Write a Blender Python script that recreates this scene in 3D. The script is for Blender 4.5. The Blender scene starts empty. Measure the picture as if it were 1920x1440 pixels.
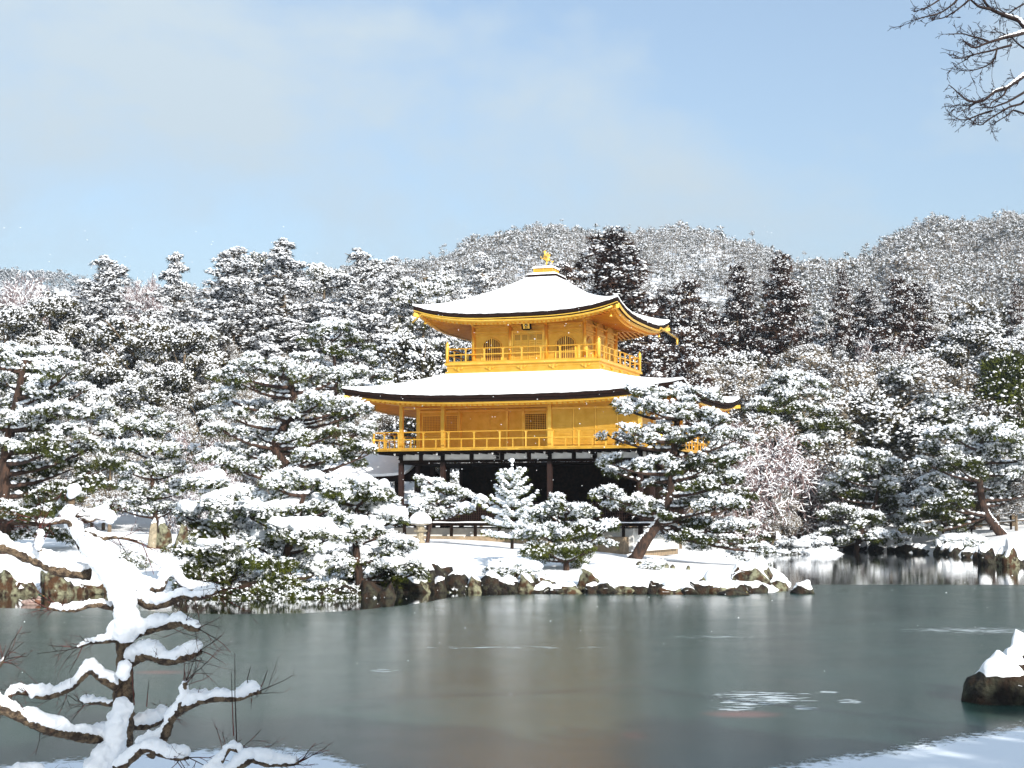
import bpy, math, random
import numpy as np
from mathutils import Vector, Matrix
R = math.radians
C = bpy.context.scene.collection
scene = bpy.context.scene

# ------------------------------------------------------------------ camera
FPX = 3048.3; PITCH = R(4.635); CAMZ = 2.4
cam = bpy.data.cameras.new('camera'); camo = bpy.data.objects.new('camera', cam); C.objects.link(camo)
camo.location = (0, 0, CAMZ); camo.rotation_euler = (math.pi/2 + PITCH, 0, 0)
cam.sensor_width = 36; cam.lens = FPX/1920*36; cam.clip_start = 0.1; cam.clip_end = 6000
scene.camera = camo
# ------------------------------------------------------------------ light
SUN_EL, SUN_AZ = R(25), R(27)          # azimuth measured from "behind the camera" towards the right
sd = Vector((math.sin(SUN_AZ)*math.cos(SUN_EL), -math.cos(SUN_AZ)*math.cos(SUN_EL), math.sin(SUN_EL)))
sun = bpy.data.lights.new('sun', 'SUN'); sun.energy = 4.8; sun.angle = R(0.5); sun.color = (1, .955, .88)
so = bpy.data.objects.new('sun', sun); C.objects.link(so); so.location = (0, 0, 50)
so.rotation_euler = sd.to_track_quat('Z', 'Y').to_euler()
w = bpy.data.worlds.new('World'); scene.world = w; w.use_nodes = True
nt = w.node_tree; nt.nodes.clear(); N = nt.nodes; L = nt.links
wo = N.new('ShaderNodeOutputWorld'); bg = N.new('ShaderNodeBackground'); bg.inputs[1].default_value = 0.112
sky = N.new('ShaderNodeTexSky'); sky.sky_type = 'NISHITA'; sky.sun_disc = False
sky.sun_elevation = SUN_EL; sky.sun_rotation = math.pi - SUN_AZ; sky.altitude = 100; sky.air_density = 1.0; sky.dust_density = 0.6; sky.ozone_density = 1.0
tc = N.new('ShaderNodeTexCoord'); mp = N.new('ShaderNodeMapping'); mp.inputs['Scale'].default_value = (1, 1, 1.7); mp.inputs['Location'].default_value = (1.37, .4, .63)
ns = N.new('ShaderNodeTexNoise'); ns.inputs['Scale'].default_value = 3.6; ns.inputs['Detail'].default_value = 7; ns.inputs['Roughness'].default_value = .58; ns.inputs['Distortion'].default_value = .25
rp = N.new('ShaderNodeValToRGB'); rp.color_ramp.elements[0].position = .42; rp.color_ramp.elements[0].color = (.10,.10,.10,1); rp.color_ramp.elements[1].position = .60; rp.color_ramp.elements[1].color = (.9,.9,.9,1)
mx = N.new('ShaderNodeMix'); mx.data_type = 'RGBA'; mx.inputs[7].default_value = (4.1, 4.75, 5.15, 1)
L.new(tc.outputs['Generated'], mp.inputs[0]); L.new(mp.outputs[0], ns.inputs['Vector']); L.new(ns.outputs[0], rp.inputs[0])
L.new(rp.outputs[0], mx.inputs[0]); L.new(sky.outputs[0], mx.inputs[6]); L.new(mx.outputs[2], bg.inputs[0]); L.new(bg.outputs[0], wo.inputs[0])
scene.view_settings.view_transform = 'Standard'; scene.view_settings.look = 'None'; scene.view_settings.gamma = 1
scene.view_settings.exposure = 0.72

# ------------------------------------------------------------------ helpers
def ray(u, v):
    a = (u-960)/FPX; b = -(v-720)/FPX
    return np.array([a, math.cos(PITCH)-b*math.sin(PITCH), math.sin(PITCH)+b*math.cos(PITCH)])
def P(u, v, Y):
    d = ray(u, v); t = Y/d[1]; p = d*t; p[2] += CAMZ; return p
def W0(u, v):                                   # point on the water plane
    d = ray(u, v); t = -CAMZ/d[2]; p = d*t; return p[0], p[1]
def sstep(a, b, x):
    t = np.clip((x-a)/(b-a), 0, 1); return t*t*(3-2*t)

class MB:
    def __init__(s): s.V = []; s.n = 0; s.F = []
    def add(s, v, f, m=0):
        v = np.asarray(v, float).reshape(-1, 3); f = np.asarray(f, np.int64)
        s.V.append(v); s.F.append((f+s.n, m)); s.n += len(v); return s
    def box(s, x0, x1, y0, y1, z0, z1, m=0):
        v = [(x, y, z) for z in (z0, z1) for y in (y0, y1) for x in (x0, x1)]
        return s.add(v, [(0,2,3,1),(4,5,7,6),(0,1,5,4),(2,6,7,3),(0,4,6,2),(1,3,7,5)], m)
    def beam(s, a, b, w, h, m=0):               # box beam from a to b
        a = np.array(a, float); b = np.array(b, float); d = b-a; d /= np.linalg.norm(d)
        up = np.array([0,0,1.]) if abs(d[2]) < .95 else np.array([0,1.,0])
        sx = np.cross(d, up); sx /= np.linalg.norm(sx); uz = np.cross(sx, d)
        v = [p+sx*i*w/2+uz*j*h/2 for p in (a, b) for j in (-1, 1) for i in (-1, 1)]
        return s.add(v, [(0,2,3,1),(4,5,7,6),(0,1,5,4),(2,6,7,3),(0,4,6,2),(1,3,7,5)], m)
    def tube(s, pts, rad, k=8, m=0, flat=1.0, cap=True):
        p = np.asarray(pts, float); n = len(p); rad = np.broadcast_to(np.asarray(rad, float), (n,))
        t = np.gradient(p, axis=0); t /= np.linalg.norm(t, axis=1)[:, None]+1e-9
        ref = np.array([0.13, .21, 1.]) if abs(t[:, 2]).mean() < .8 else np.array([1., .1, 0])
        a = np.cross(t, ref); a /= np.linalg.norm(a, axis=1)[:, None]+1e-9; b = np.cross(a, t)
        th = np.arange(k)*2*math.pi/k
        v = p[:, None]+rad[:, None, None]*(np.cos(th)[None, :, None]*a[:, None]+flat*np.sin(th)[None, :, None]*b[:, None])
        i = np.arange(n-1)[:, None]*k; j = np.arange(k)[None]; j2 = (j+1) % k
        f = np.stack([i+j, i+j2, i+k+j2, i+k+j], -1).reshape(-1, 4)
        base = s.n; s.add(v.reshape(-1, 3), f, m)
        if cap:
            s.F.append((np.array([[base+x for x in range(k)][::-1]]), m)); s.F.append((np.array([[base+(n-1)*k+x for x in range(k)]]), m))
        return s
    def cyl(s, x, y, z0, z1, r, k=12, m=0, r1=None): return s.tube([(x,y,z0),(x,y,z1)], [r, r if r1 is None else r1], k, m)
    def lathe(s, c, prof, k=12, m=0):           # prof: (radius, z)
        th = np.arange(k)*2*math.pi/k; v = []
        for r, z in prof: v += [(c[0]+r*math.cos(t), c[1]+r*math.sin(t), c[2]+z) for t in th]
        n = len(prof); f = [(i*k+j, i*k+(j+1) % k, (i+1)*k+(j+1) % k, (i+1)*k+j) for i in range(n-1) for j in range(k)]
        return s.add(v, f, m)
    def grid(s, A, m=0, flip=False):            # A (n,m,3)
        n, q = A.shape[:2]; i = np.arange(n-1)[:, None]*q; j = np.arange(q-1)[None]
        f = np.stack([i+j, i+j+1, i+q+j+1, i+q+j], -1).reshape(-1, 4)
        if flip: f = f[:, ::-1]
        return s.add(A.reshape(-1, 3), f, m)
    def segs(s, a, b, r0, r1, k=3, m=0):        # many open prisms at once
        a = np.asarray(a, float); b = np.asarray(b, float); n = len(a)
        if n == 0: return s
        d = b-a; d /= np.linalg.norm(d, axis=1)[:, None]+1e-9
        ref = np.where(np.abs(d[:, 2:3]) < .9, np.array([[0, 0, 1.]]), np.array([[1., 0, 0]]))
        x = np.cross(d, ref); x /= np.linalg.norm(x, axis=1)[:, None]+1e-9; y = np.cross(x, d)
        th = np.arange(k)*2*math.pi/k+.5; cs = np.cos(th)[None, :, None]; sn = np.sin(th)[None, :, None]
        ring = x[:, None]*cs+y[:, None]*sn
        r0 = np.broadcast_to(np.asarray(r0, float), (n,)); r1 = np.broadcast_to(np.asarray(r1, float), (n,))
        v = np.concatenate([a[:, None]+ring*r0[:, None, None], b[:, None]+ring*r1[:, None, None]], 1)
        i = np.arange(n)[:, None]*2*k; j = np.arange(k)[None]; j2 = (j+1) % k
        f = np.stack([i+j, i+j2, i+k+j2, i+k+j], -1).reshape(-1, 4)
        return s.add(v.reshape(-1, 3), f, m)
    def mesh(s, name, mats, smooth=False):
        me = bpy.data.meshes.new(name)
        V = np.concatenate(s.V); me.vertices.add(len(V)); me.vertices.foreach_set('co', V.astype(np.float32).ravel())
        lp = []; st = []; mi = []; o = 0
        for f, m in s.F:
            k = f.shape[1]; lp.append(f.ravel()); st.append(o+np.arange(len(f))*k); mi.append(np.full(len(f), m)); o += f.size
        lp = np.concatenate(lp); st = np.concatenate(st); mi = np.concatenate(mi)
        me.loops.add(len(lp)); me.loops.foreach_set('vertex_index', lp.astype(np.int32))
        me.polygons.add(len(st)); me.polygons.foreach_set('loop_start', st.astype(np.int32))
        me.polygons.foreach_set('material_index', mi.astype(np.int32))
        me.polygons.foreach_set('use_smooth', np.full(len(st), smooth))
        me.update(calc_edges=True)
        for m in (mats if isinstance(mats, (list, tuple)) else [mats]): me.materials.append(m)
        return me
    def build(s, name, mats, parent=None, smooth=False):
        me = s.mesh(name, mats, smooth); o = bpy.data.objects.new(name, me); C.objects.link(o)
        if parent is not None: o.parent = parent
        return o
def link_mesh(name, me, parent=None):
    o = bpy.data.objects.new(name, me); C.objects.link(o)
    if parent is not None: o.parent = parent
    return o
def tag(o, label=None, cat=None, group=None, kind=None):
    if label: o['label'] = label
    if cat: o['category'] = cat
    if group: o['group'] = group
    if kind: o['kind'] = kind
    return o
def empty(name, loc, rz=0, **k):
    o = bpy.data.objects.new(name, None); C.objects.link(o); o.location = loc; o.rotation_euler = (0, 0, rz); o.empty_display_size = .3
    tag(o, **k); return o
def copy_tree(o, parent=None):
    c = o.copy(); C.objects.link(c); c.parent = parent
    for ch in o.children: copy_tree(ch, c)
    return c

# ------------------------------------------------------------------ materials
def mat(name, col, rough=.8, metal=0., col2=None, scale=5., spec=.3, bump=0., bscale=30., rnd=0., lo=.4, hi=.6, detail=4, stretch=None, col3=None):
    m = bpy.data.materials.new(name); m.use_nodes = True; t = m.node_tree; n = t.nodes; b = n['Principled BSDF']
    b.inputs['Roughness'].default_value = rough; b.inputs['Metallic'].default_value = metal; b.inputs['Specular IOR Level'].default_value = spec
    b.inputs['Base Color'].default_value = (*col, 1)
    tc = n.new('ShaderNodeTexCoord'); src = tc.outputs['Object']
    if stretch:
        q = n.new('ShaderNodeMapping'); q.inputs['Scale'].default_value = stretch; t.links.new(src, q.inputs[0]); src = q.outputs[0]
    out = None
    if col2 is not None:
        z = n.new('ShaderNodeTexNoise'); z.inputs['Scale'].default_value = scale; z.inputs['Detail'].default_value = detail
        r = n.new('ShaderNodeValToRGB'); r.color_ramp.elements[0].position = lo; r.color_ramp.elements[1].position = hi
        r.color_ramp.elements[0].color = (*col, 1); r.color_ramp.elements[1].color = (*col2, 1)
        t.links.new(src, z.inputs['Vector']); t.links.new(z.outputs[0], r.inputs[0]); out = r.outputs[0]
        if col3 is not None:
            z = n.new('ShaderNodeTexNoise'); z.inputs['Scale'].default_value = scale*.62; z.inputs['Detail'].default_value = 6; z.noise_dimensions = '4D'; z.inputs['W'].default_value = 3.3
            r = n.new('ShaderNodeValToRGB'); r.color_ramp.elements[0].position = .50; r.color_ramp.elements[1].position = .60
            x = n.new('ShaderNodeMix'); x.data_type = 'RGBA'; x.inputs[7].default_value = (*col3, 1); t.links.new(src, z.inputs['Vector']); t.links.new(z.outputs[0], r.inputs[0]); t.links.new(r.outputs[0], x.inputs[0]); t.links.new(out, x.inputs[6]); out = x.outputs[2]
    if rnd:
        oi = n.new('ShaderNodeObjectInfo'); hv = n.new('ShaderNodeHueSaturation'); mr = n.new('ShaderNodeMapRange')
        mr.inputs[3].default_value = 1-rnd; mr.inputs[4].default_value = 1+rnd
        t.links.new(oi.outputs['Random'], mr.inputs[0]); t.links.new(mr.outputs[0], hv.inputs['Value'])
        if out: t.links.new(out, hv.inputs['Color'])
        else: hv.inputs['Color'].default_value = (*col, 1)
        out = hv.outputs[0]
    if out: t.links.new(out, b.inputs['Base Color'])
    if bump:
        z = n.new('ShaderNodeTexNoise'); z.inputs['Scale'].default_value = bscale; z.inputs['Detail'].default_value = 5
        q = n.new('ShaderNodeBump'); q.inputs['Strength'].default_value = bump; q.inputs['Distance'].default_value = .05
        t.links.new(src, z.inputs['Vector']); t.links.new(z.outputs[0], q.inputs['Height']); t.links.new(q.outputs[0], b.inputs['Normal'])
    return m
SNOW = mat('snow', (.86,.88,.91), .75, col2=(.90,.91,.93), scale=3, spec=.2, bump=.25, bscale=12)
SNOWF = mat('snow_on_foliage', (.84,.87,.91), .85, spec=.1)
SNOWW = mat('snow_on_far_trees', (.84,.86,.90), .9, spec=.05)
SNOWG = mat('snow_ground', (.84,.87,.91), .75, col2=(.90,.91,.93), scale=.7, spec=.2, bump=.5, bscale=1.6)
GOLD = mat('gold_leaf', (.66,.355,.034), .46, .66, col2=(.76,.45,.070), scale=3.1, spec=.5, bump=.16, bscale=9, lo=.3, hi=.7)
GOLDB = mat('gold_leaf_bright', (.88,.55,.10), .34, .62, col2=(.80,.47,.06), scale=2.5, spec=.5)
GOLDS = mat('gold_leaf_shaded', (.64,.25,.010), .45, .78, col2=(.72,.31,.020), scale=2, spec=.5)  # same gold leaf, with the deep orange of eave shade put into its colour
BACKP = mat('lattice_backing', (.17,.075,.02), .7)
BACKL = mat('gold_lattice_backing', (.38,.17,.03), .6)
BLACKW = mat('black_lacquer_eave', (.007,.005,.004), .85, spec=.08, col2=(.022,.009,.006), scale=6, stretch=(1,1,12))
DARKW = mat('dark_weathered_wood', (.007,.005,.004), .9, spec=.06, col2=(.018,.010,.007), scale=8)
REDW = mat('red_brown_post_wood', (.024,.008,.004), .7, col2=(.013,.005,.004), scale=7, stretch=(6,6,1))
PLAST = mat('white_plaster', (.74,.73,.70), .85, col2=(.62,.61,.58), scale=2)
TANST = mat('tan_base_stone', (.30,.22,.14), .85, col2=(.20,.15,.10), scale=4)
BARK = mat('pine_bark', (.022,.014,.011), .9, col2=(.062,.034,.023), scale=9, bump=.8, bscale=18, stretch=(1,1,.35))
BARKG = mat('grey_bark', (.10,.075,.05), .9, col2=(.24,.18,.12), scale=14, bump=.6, bscale=30, lo=.42, hi=.62)
BARKF = mat('maple_bark', (.055,.038,.028), .9, col2=(.19,.135,.085), scale=26, bump=1.0, bscale=60, lo=.42, hi=.6)
NEED = mat('pine_needles', (.010,.018,.004), .75, col2=(.085,.098,.014), scale=1.7, spec=.15, rnd=.2, lo=.35, hi=.65)
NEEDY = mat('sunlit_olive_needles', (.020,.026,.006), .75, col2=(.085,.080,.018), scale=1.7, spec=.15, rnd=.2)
CEDAR = mat('cedar_foliage', (.018,.009,.007), .85, col2=(.062,.034,.024), scale=.8, spec=.1, rnd=.25)
OLIVE = mat('evergreen_leaves', (.012,.014,.005), .8, col2=(.060,.050,.016), scale=.6, spec=.15, rnd=.3)
FROST = mat('frosted_twiggy_leaves', (.085,.068,.048), .85, col2=(.24,.195,.14), scale=.7, spec=.1, rnd=.3)
HINOKI = mat('cypress_foliage', (.011,.011,.007), .85, col2=(.045,.037,.021), scale=.7, spec=.1, rnd=.25)
TWIG = mat('bare_twigs', (.26,.19,.185), .9, col2=(.17,.12,.12), scale=2, rnd=.2)
TWIGD = mat('dark_twigs', (.022,.012,.011), .9, spec=.05)
TWIGR = mat('red_twigs', (.085,.018,.014), .7)
ROCK = mat('lichen_rock', (.020,.011,.006), .9, col2=(.20,.20,.13), col3=(.055,.026,.011), scale=5.5, bump=1.0, bscale=14, lo=.40, hi=.62, detail=8)
ROCKD = mat('dark_rock', (.008,.006,.005), .85, col3=(.026,.014,.007), col2=(.050,.048,.030), scale=5, bump=1., bscale=14, lo=.45, hi=.7, detail=8)
ROCKG = mat('yellow_lichen_rock', (.05,.03,.012), .9, col2=(.34,.32,.15), col3=(.12,.06,.02), scale=5, bump=1., bscale=14, lo=.35, hi=.6, detail=8)
MOSS = mat('mossy_shrub', (.04,.035,.01), .9, col2=(.20,.22,.12), scale=6, lo=.4, hi=.6)
RUST = mat('rust_heartwood', (.32,.075,.025), .85, col2=(.18,.04,.02), scale=9)
STONE = mat('lantern_stone', (.20,.17,.12), .9, col2=(.32,.27,.19), scale=8, bump=.5, bscale=25)

# ------------------------------------------------------------------ terrain
far_shore = [W0(*q) for q in ((3400,1046),(2300,1050),(1960,1052),(1900,1060),(1862,1056),(1800,1041),(1700,1036),(1600,1031),(1500,1030),(1440,1036),(1380,1041),(1310,1043))]
pen = [W0(*q) for q in ((1296,1047),(1370,1055),(1425,1064),(1470,1080),(1484,1096),(1478,1105),(1430,1109),(1350,1112),(1250,1112),(1150,1111),(1050,1111),(950,1110),(850,1109),(750,1111),(700,1114),(600,1117),(500,1117),(400,1115),(300,1112),(150,1113),(0,1115),(-200,1116),(-700,1118),(-2200,1118))]
pond = np.array(far_shore+pen+[(-60., 12.5), (-20,12.0), (-4, 11.2), (3,11.6), (12,11.5), (60, 14), (140, 60)])
def inside(px, py, poly):
    c = np.zeros(px.shape, bool); n = len(poly)
    for i in range(n):
        x0, y0 = poly[i]; x1, y1 = poly[(i+1) % n]
        if y0 == y1: continue
        k = ((y0 > py) != (y1 > py)) & (px < (x1-x0)*(py-y0)/(y1-y0)+x0); c ^= k
    return c
def dist_poly(px, py, poly):
    d = np.full(px.shape, 1e9); n = len(poly)
    for i in range(n):
        a = poly[i]; b = poly[(i+1) % n]; e = b-a; t = np.clip(((px-a[0])*e[0]+(py-a[1])*e[1])/(e@e), 0, 1)
        d = np.minimum(d, np.hypot(px-a[0]-t*e[0], py-a[1]-t*e[1]))
    return d
uA = [-900,-200,300,600,700,780,850,950,1050,1150,1250,1330,1400,1460,1560,1700,2300,3000]
vA = [640,565,545,525,505,486,462,440,426,432,432,438,450,470,500,540,600,700]
uB = [1000,1400,1480,1540,1600,1660,1730,1850,1920,2200,3000]
vB = [900,560,497,475,452,421,405,405,402,395,420]
uC = [-2500,-300,0,60,130,260,500,900,3000]; vC = [640,500,510,520,535,560,640,760,820]
def gz(x, y):                                    # ground height
    x = np.asarray(x, float); y = np.asarray(y, float)
    r = np.hypot(x, y); yy = np.where(y > 1, y, 1); u = np.where(y > 1, 960+FPX*x/yy, -9000); u = np.clip(u, -4000, 6000)
    wob = .5*np.sin(x*.31+y*.17)+.5*np.sin(x*.13-y*.23+2)
    d = dist_poly(x, y, pond); ins = inside(x, y, pond)
    land = .30*sstep(-.1, .5, d)+(1.12+.1*wob)*sstep(.3, 15, d)+.05*wob
    land = land+13.5*sstep(0, 1, (y-99-14*sstep(7, 14, x))/(47-21*sstep(7, 14, x)))+1.2*wob*sstep(112, 140, y)
    def ridge(uu, vv, Yr, y0, th):
        v = np.interp(u, uu, vv); top = CAMZ+(967-v)/FPX*Yr-th
        return np.maximum(top, 0)*sstep(y0, Yr, yy)*(1-.5*sstep(Yr, Yr*2.5, yy))
    nz = 5*np.sin(x*.021+y*.006)*np.sin(y*.013+1)+1.6*np.sin(x*.09+1)+1.2*np.sin(x*.05+y*.07)+1.0*np.sin(x*.21-y*.05)
    hz = np.maximum(np.maximum(ridge(uA, vA, 720, 190, 13.0), ridge(uB, vB, 560, 170, 13.0)), ridge(uC, vC, 1500, 900, 6))
    land = np.maximum(land, hz+nz*sstep(150, 200, yy)*(hz > 0))
    land = land+.6*sstep(.6, 6, d)*sstep(9, 14, x)*sstep(96, 102, y)
    land = np.where(y < 40, .25*sstep(-.1, .6, d)+.5*sstep(.5, 6, d)+.04*wob, land)
    return np.where(ins, -.12-.5*sstep(0, 2.5, d), land)
gz1 = lambda x, y: float(gz(np.array([x]), np.array([y]))[0])
ang = np.concatenate([np.linspace(-180, -30, 40)[:-1], np.linspace(-30, -21, 30)[:-1], np.linspace(-21, 21, 430)[:-1], np.linspace(21, 30, 30)[:-1], np.linspace(30, 180, 40)])
rad = np.concatenate([[.5, 3, 6, 9], np.linspace(10, 20, 20)[:-1], np.linspace(20, 44, 20)[:-1], np.linspace(44, 62, 60)[:-1], np.linspace(62, 120, 110)[:-1], np.linspace(120, 350, 80)[:-1], np.linspace(350, 800, 70)[:-1], np.geomspace(800, 5000, 30)])
A, RR = np.meshgrid(np.radians(ang), rad); X = np.sin(A)*RR; Y = np.cos(A)*RR
Z = gz(X.ravel(), Y.ravel()).reshape(X.shape)
m = MB().grid(np.stack([X, Y, Z], -1), flip=True)
# forest floor: snow with bare dark litter showing through on the wooded slopes
tag(m.build('ground', SNOWG, smooth=True), kind='structure')

# water and ice
WATER = bpy.data.materials.new('pond_water'); WATER.use_nodes = True; t = WATER.node_tree; b = t.nodes['Principled BSDF']
b.inputs['Base Color'].default_value = (.006,.010,.009,1); b.inputs['Roughness'].default_value = .04; b.inputs['IOR'].default_value = 1.33
q = t.nodes.new('ShaderNodeTexCoord'); q2 = t.nodes.new('ShaderNodeMapping'); q2.inputs['Scale'].default_value = (.5, 2.2, 1)
q3 = t.nodes.new('ShaderNodeTexNoise'); q3.inputs['Scale'].default_value = 1.6; q3.inputs['Detail'].default_value = 3
q4 = t.nodes.new('ShaderNodeBump'); q4.inputs['Strength'].default_value = .022; q4.inputs['Distance'].default_value = .1
t.links.new(q.outputs['Object'], q2.inputs[0]); t.links.new(q2.outputs[0], q3.inputs['Vector']); t.links.new(q3.outputs[0], q4.inputs['Height']); t.links.new(q4.outputs[0], b.inputs['Normal'])
tag(MB().box(-900, 900, 5, 130, -.30, 0).build('water', WATER), kind='structure')

ICE = bpy.data.materials.new('thin_pond_ice'); ICE.use_nodes = True; t = ICE.node_tree; nd = t.nodes; lk = t.links; b = nd['Principled BSDF']
def nnew(ty, **kw):
    n = nd.new(ty)
    for k, v in kw.items():
        if k == 'op': n.operation = v
        else: n.inputs[k].default_value = v
    return n
def mth(op, a, b2=None, cl=False):
    n = nd.new('ShaderNodeMath'); n.operation = op; n.use_clamp = cl
    for i, x in enumerate((a, b2)):
        if x is None: continue
        if hasattr(x, 'links'): lk.new(x, n.inputs[i])
        else: n.inputs[i].default_value = x
    return n.outputs[0]
tcn = nd.new('ShaderNodeTexCoord'); sx = nd.new('ShaderNodeSeparateXYZ'); lk.new(tcn.outputs['Object'], sx.inputs[0]); ox, oy = sx.outputs[0], sx.outputs[1]
def noise(scale, detail=4, sc=(1,1,1), rough=.5):
    a = nd.new('ShaderNodeMapping'); a.inputs['Scale'].default_value = sc; lk.new(tcn.outputs['Object'], a.inputs[0])
    n = nd.new('ShaderNodeTexNoise'); n.inputs['Scale'].default_value = scale; n.inputs['Detail'].default_value = detail; n.inputs['Roughness'].default_value = rough; lk.new(a.outputs[0], n.inputs['Vector']); return n.outputs[0]
nf = noise(9, 6, (1, .8, 1), .65); nl = noise(.35, 3); nfine = noise(42, 2, (1, .6, 1), .7); nm = noise(1.1, 5, (1, .45, 1))
# snow lying on the ice at the near bank: right wedge and left tongue
g1 = mth('ADD', mth('MULTIPLY', mth('SUBTRACT', ox, 2.52), .93), 15.75)
g2 = mth('SUBTRACT', 17.1, mth('MULTIPLY', mth('POWER', mth('MAXIMUM', mth('ADD', ox, 2.3), 0), 1.6), 1.7))
g3 = mth('SUBTRACT', 17.1, mth('MULTIPLY', mth('MAXIMUM', mth('SUBTRACT', mth('MULTIPLY', ox, -1), 2.9), 0), .6))
edge = mth('MAXIMUM', g1, mth('MINIMUM', g2, g3))
sn = mth('SUBTRACT', edge, oy); sn = mth('ADD', sn, mth('MULTIPLY', mth('SUBTRACT', nf, .5), 1.8)); sn = mth('ADD', sn, mth('MULTIPLY', mth('SUBTRACT', nm, .5), .7))
snm = mth('MULTIPLY', sn, 3.2, True)
# frost patches
def ell(cx, cy, rx, ry):
    a = mth('POWER', mth('ABSOLUTE', mth('DIVIDE', mth('SUBTRACT', ox, cx), rx)), 2); c2 = mth('POWER', mth('ABSOLUTE', mth('DIVIDE', mth('SUBTRACT', oy, cy), ry)), 2)
    return mth('SUBTRACT', 1, mth('ADD', a, c2))
fr = None
for (u, v, ru, rv) in ((1430,1310,85,14),(1400,1318,60,8),(1380,1330,40,4),(1440,1302,110,3),(1592,1317,28,5),(1510,1329,30,4),(1555,1299,20,3),(1830,1183,170,7),(722,1259,28,3),(1340,1195,120,5),(960,1215,260,5)):
    cx, cy = W0(u, v); x1, _ = W0(u+ru, v); _, ya = W0(u, v-rv); _, yb = W0(u, v+rv)
    e = ell(cx, cy, abs(x1-cx), abs(ya-yb)/2+.01)
    if (u in (1340, 960)): e = mth('SUBTRACT', e, .75)
    elif u == 1830: e = mth('SUBTRACT', e, .35)
    fr = e if fr is None else mth('MAXIMUM', fr, e)
fnz = noise(7, 5, (.35, 1.0, 1), .7)
frm = mth('MULTIPLY', mth('ADD', mth('MULTIPLY', mth('SUBTRACT', fnz, .58), 7.0), mth('MINIMUM', fr, .7)), 2.0, True)
speck = mth('MULTIPLY', mth('SUBTRACT', nfine, .63), 3.5, True)
cr = nd.new('ShaderNodeValToRGB'); cr.color_ramp.elements[0].position = .3; cr.color_ramp.elements[0].color = (.010,.034,.029,1); cr.color_ramp.elements[1].position = .75; cr.color_ramp.elements[1].color = (.034,.064,.052,1); lk.new(nl, cr.inputs[0])
def mixc(f, a, b2):
    n = nd.new('ShaderNodeMix'); n.data_type = 'RGBA'
    lk.new(f, n.inputs[0])
    if hasattr(a, 'links'): lk.new(a, n.inputs[6])
    else: n.inputs[6].default_value = (*a, 1)
    if hasattr(b2, 'links'): lk.new(b2, n.inputs[7])
    else: n.inputs[7].default_value = (*b2, 1)
    return n.outputs[2]
red = None
for (u, v, ru, rv) in ((1390,1341,85,8),(1190,1381,30,8),(300,1262,60,4)):
    cx, cy = W0(u, v); x1, _ = W0(u+ru, v); _, ya = W0(u, v-rv); _, yb = W0(u, v+rv); e = ell(cx, cy, abs(x1-cx), abs(ya-yb)/2)
    red = e if red is None else mth('MAXIMUM', red, e)
redm = mth('MULTIPLY', mth('ADD', red, mth('SUBTRACT', fnz, .5)), .55, True)
col = mixc(redm, cr.outputs[0], (.24,.085,.07)); col = mixc(mth('MULTIPLY', speck, .45), col, (.26,.30,.32)); col = mixc(mth('MULTIPLY', mth('MULTIPLY', mth('SUBTRACT', .40, nfine), 6, True), .7), col, (.008,.016,.015)); col = mixc(mth('MULTIPLY', frm, .8), col, (.62,.68,.72)); col = mixc(snm, col, (.82,.87,.93))
lk.new(col, b.inputs['Base Color'])
rg = mth('ADD', mth('MULTIPLY', mth('MAXIMUM', snm, frm), .5), mth('ADD', .15, mth('MULTIPLY', nl, .12)), True); lk.new(rg, b.inputs['Roughness'])
b.inputs['IOR'].default_value = 1.31; b.inputs['Specular IOR Level'].default_value = .16
bp = nd.new('ShaderNodeBump'); bp.inputs['Strength'].default_value = .06; bp.inputs['Distance'].default_value = .02; lk.new(mth('ADD', mth('MULTIPLY', nf, .6), mth('MULTIPLY', snm, 1.5)), bp.inputs['Height']); lk.new(bp.outputs[0], b.inputs['Normal'])
ice = [W0(*q) for q in ((3600,1097),(1505,1097),(1484,1108),(1430,1114),(1300,1116),(1150,1115),(1000,1115),(900,1118),(850,1120),(800,1130),(740,1138),(660,1146),(560,1151),(430,1153),(330,1150),(200,1141),(120,1139),(60,1142),(0,1141),(-300,1143),(-2500,1143))]+[(-60.,11),(60.,11)]
top = np.array([(x, y, .012) for x, y in ice]); bot = top.copy(); bot[:, 2] = -.02; n_ = len(ice)
mb = MB(); mb.add(np.concatenate([top, bot]), [list(range(n_))[::-1]]); mb.F.append((np.array([[i, (i+1) % n_, n_+(i+1) % n_, n_+i] for i in range(n_)]), 0))
tag(mb.build('ice', ICE), kind='structure')

# ------------------------------------------------------------------ foliage templates
rng = np.random.default_rng(7)
def ico(sub):
    import bmesh
    bm = bmesh.new(); bmesh.ops.create_icosphere(bm, subdivisions=sub, radius=1)
    v = np.array([x.co[:] for x in bm.verts]); f = np.array([[q.index for q in x.verts] for x in bm.faces]); bm.free(); return v, f
I1, I2, I3, I4 = ico(1), ico(2), ico(3), ico(4)
def blobs(centers, radii, base, rg, flat=.7, jit=.25):
    v, f = base; n = len(centers)
    ang = rg.uniform(0, 6.28, n); sc = np.stack([rg.uniform(.75, 1.35, n), rg.uniform(.75, 1.35, n), np.full(n, flat)*rg.uniform(.8, 1.2, n)], -1)
    vv = v[None]*(1+rg.normal(0, jit*.5, (n, len(v), 1)))*sc[:, None]*np.asarray(radii)[:, None, None]
    c, s = np.cos(ang)[:, None], np.sin(ang)[:, None]
    x = vv[..., 0]*c-vv[..., 1]*s; y = vv[..., 0]*s+vv[..., 1]*c
    vv = np.stack([x, y, vv[..., 2]], -1)+np.asarray(centers)[:, None]
    ff = f[None]+np.arange(n)[:, None, None]*len(v)
    return vv.reshape(-1, 3), ff.reshape(-1, f.shape[1])
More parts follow.
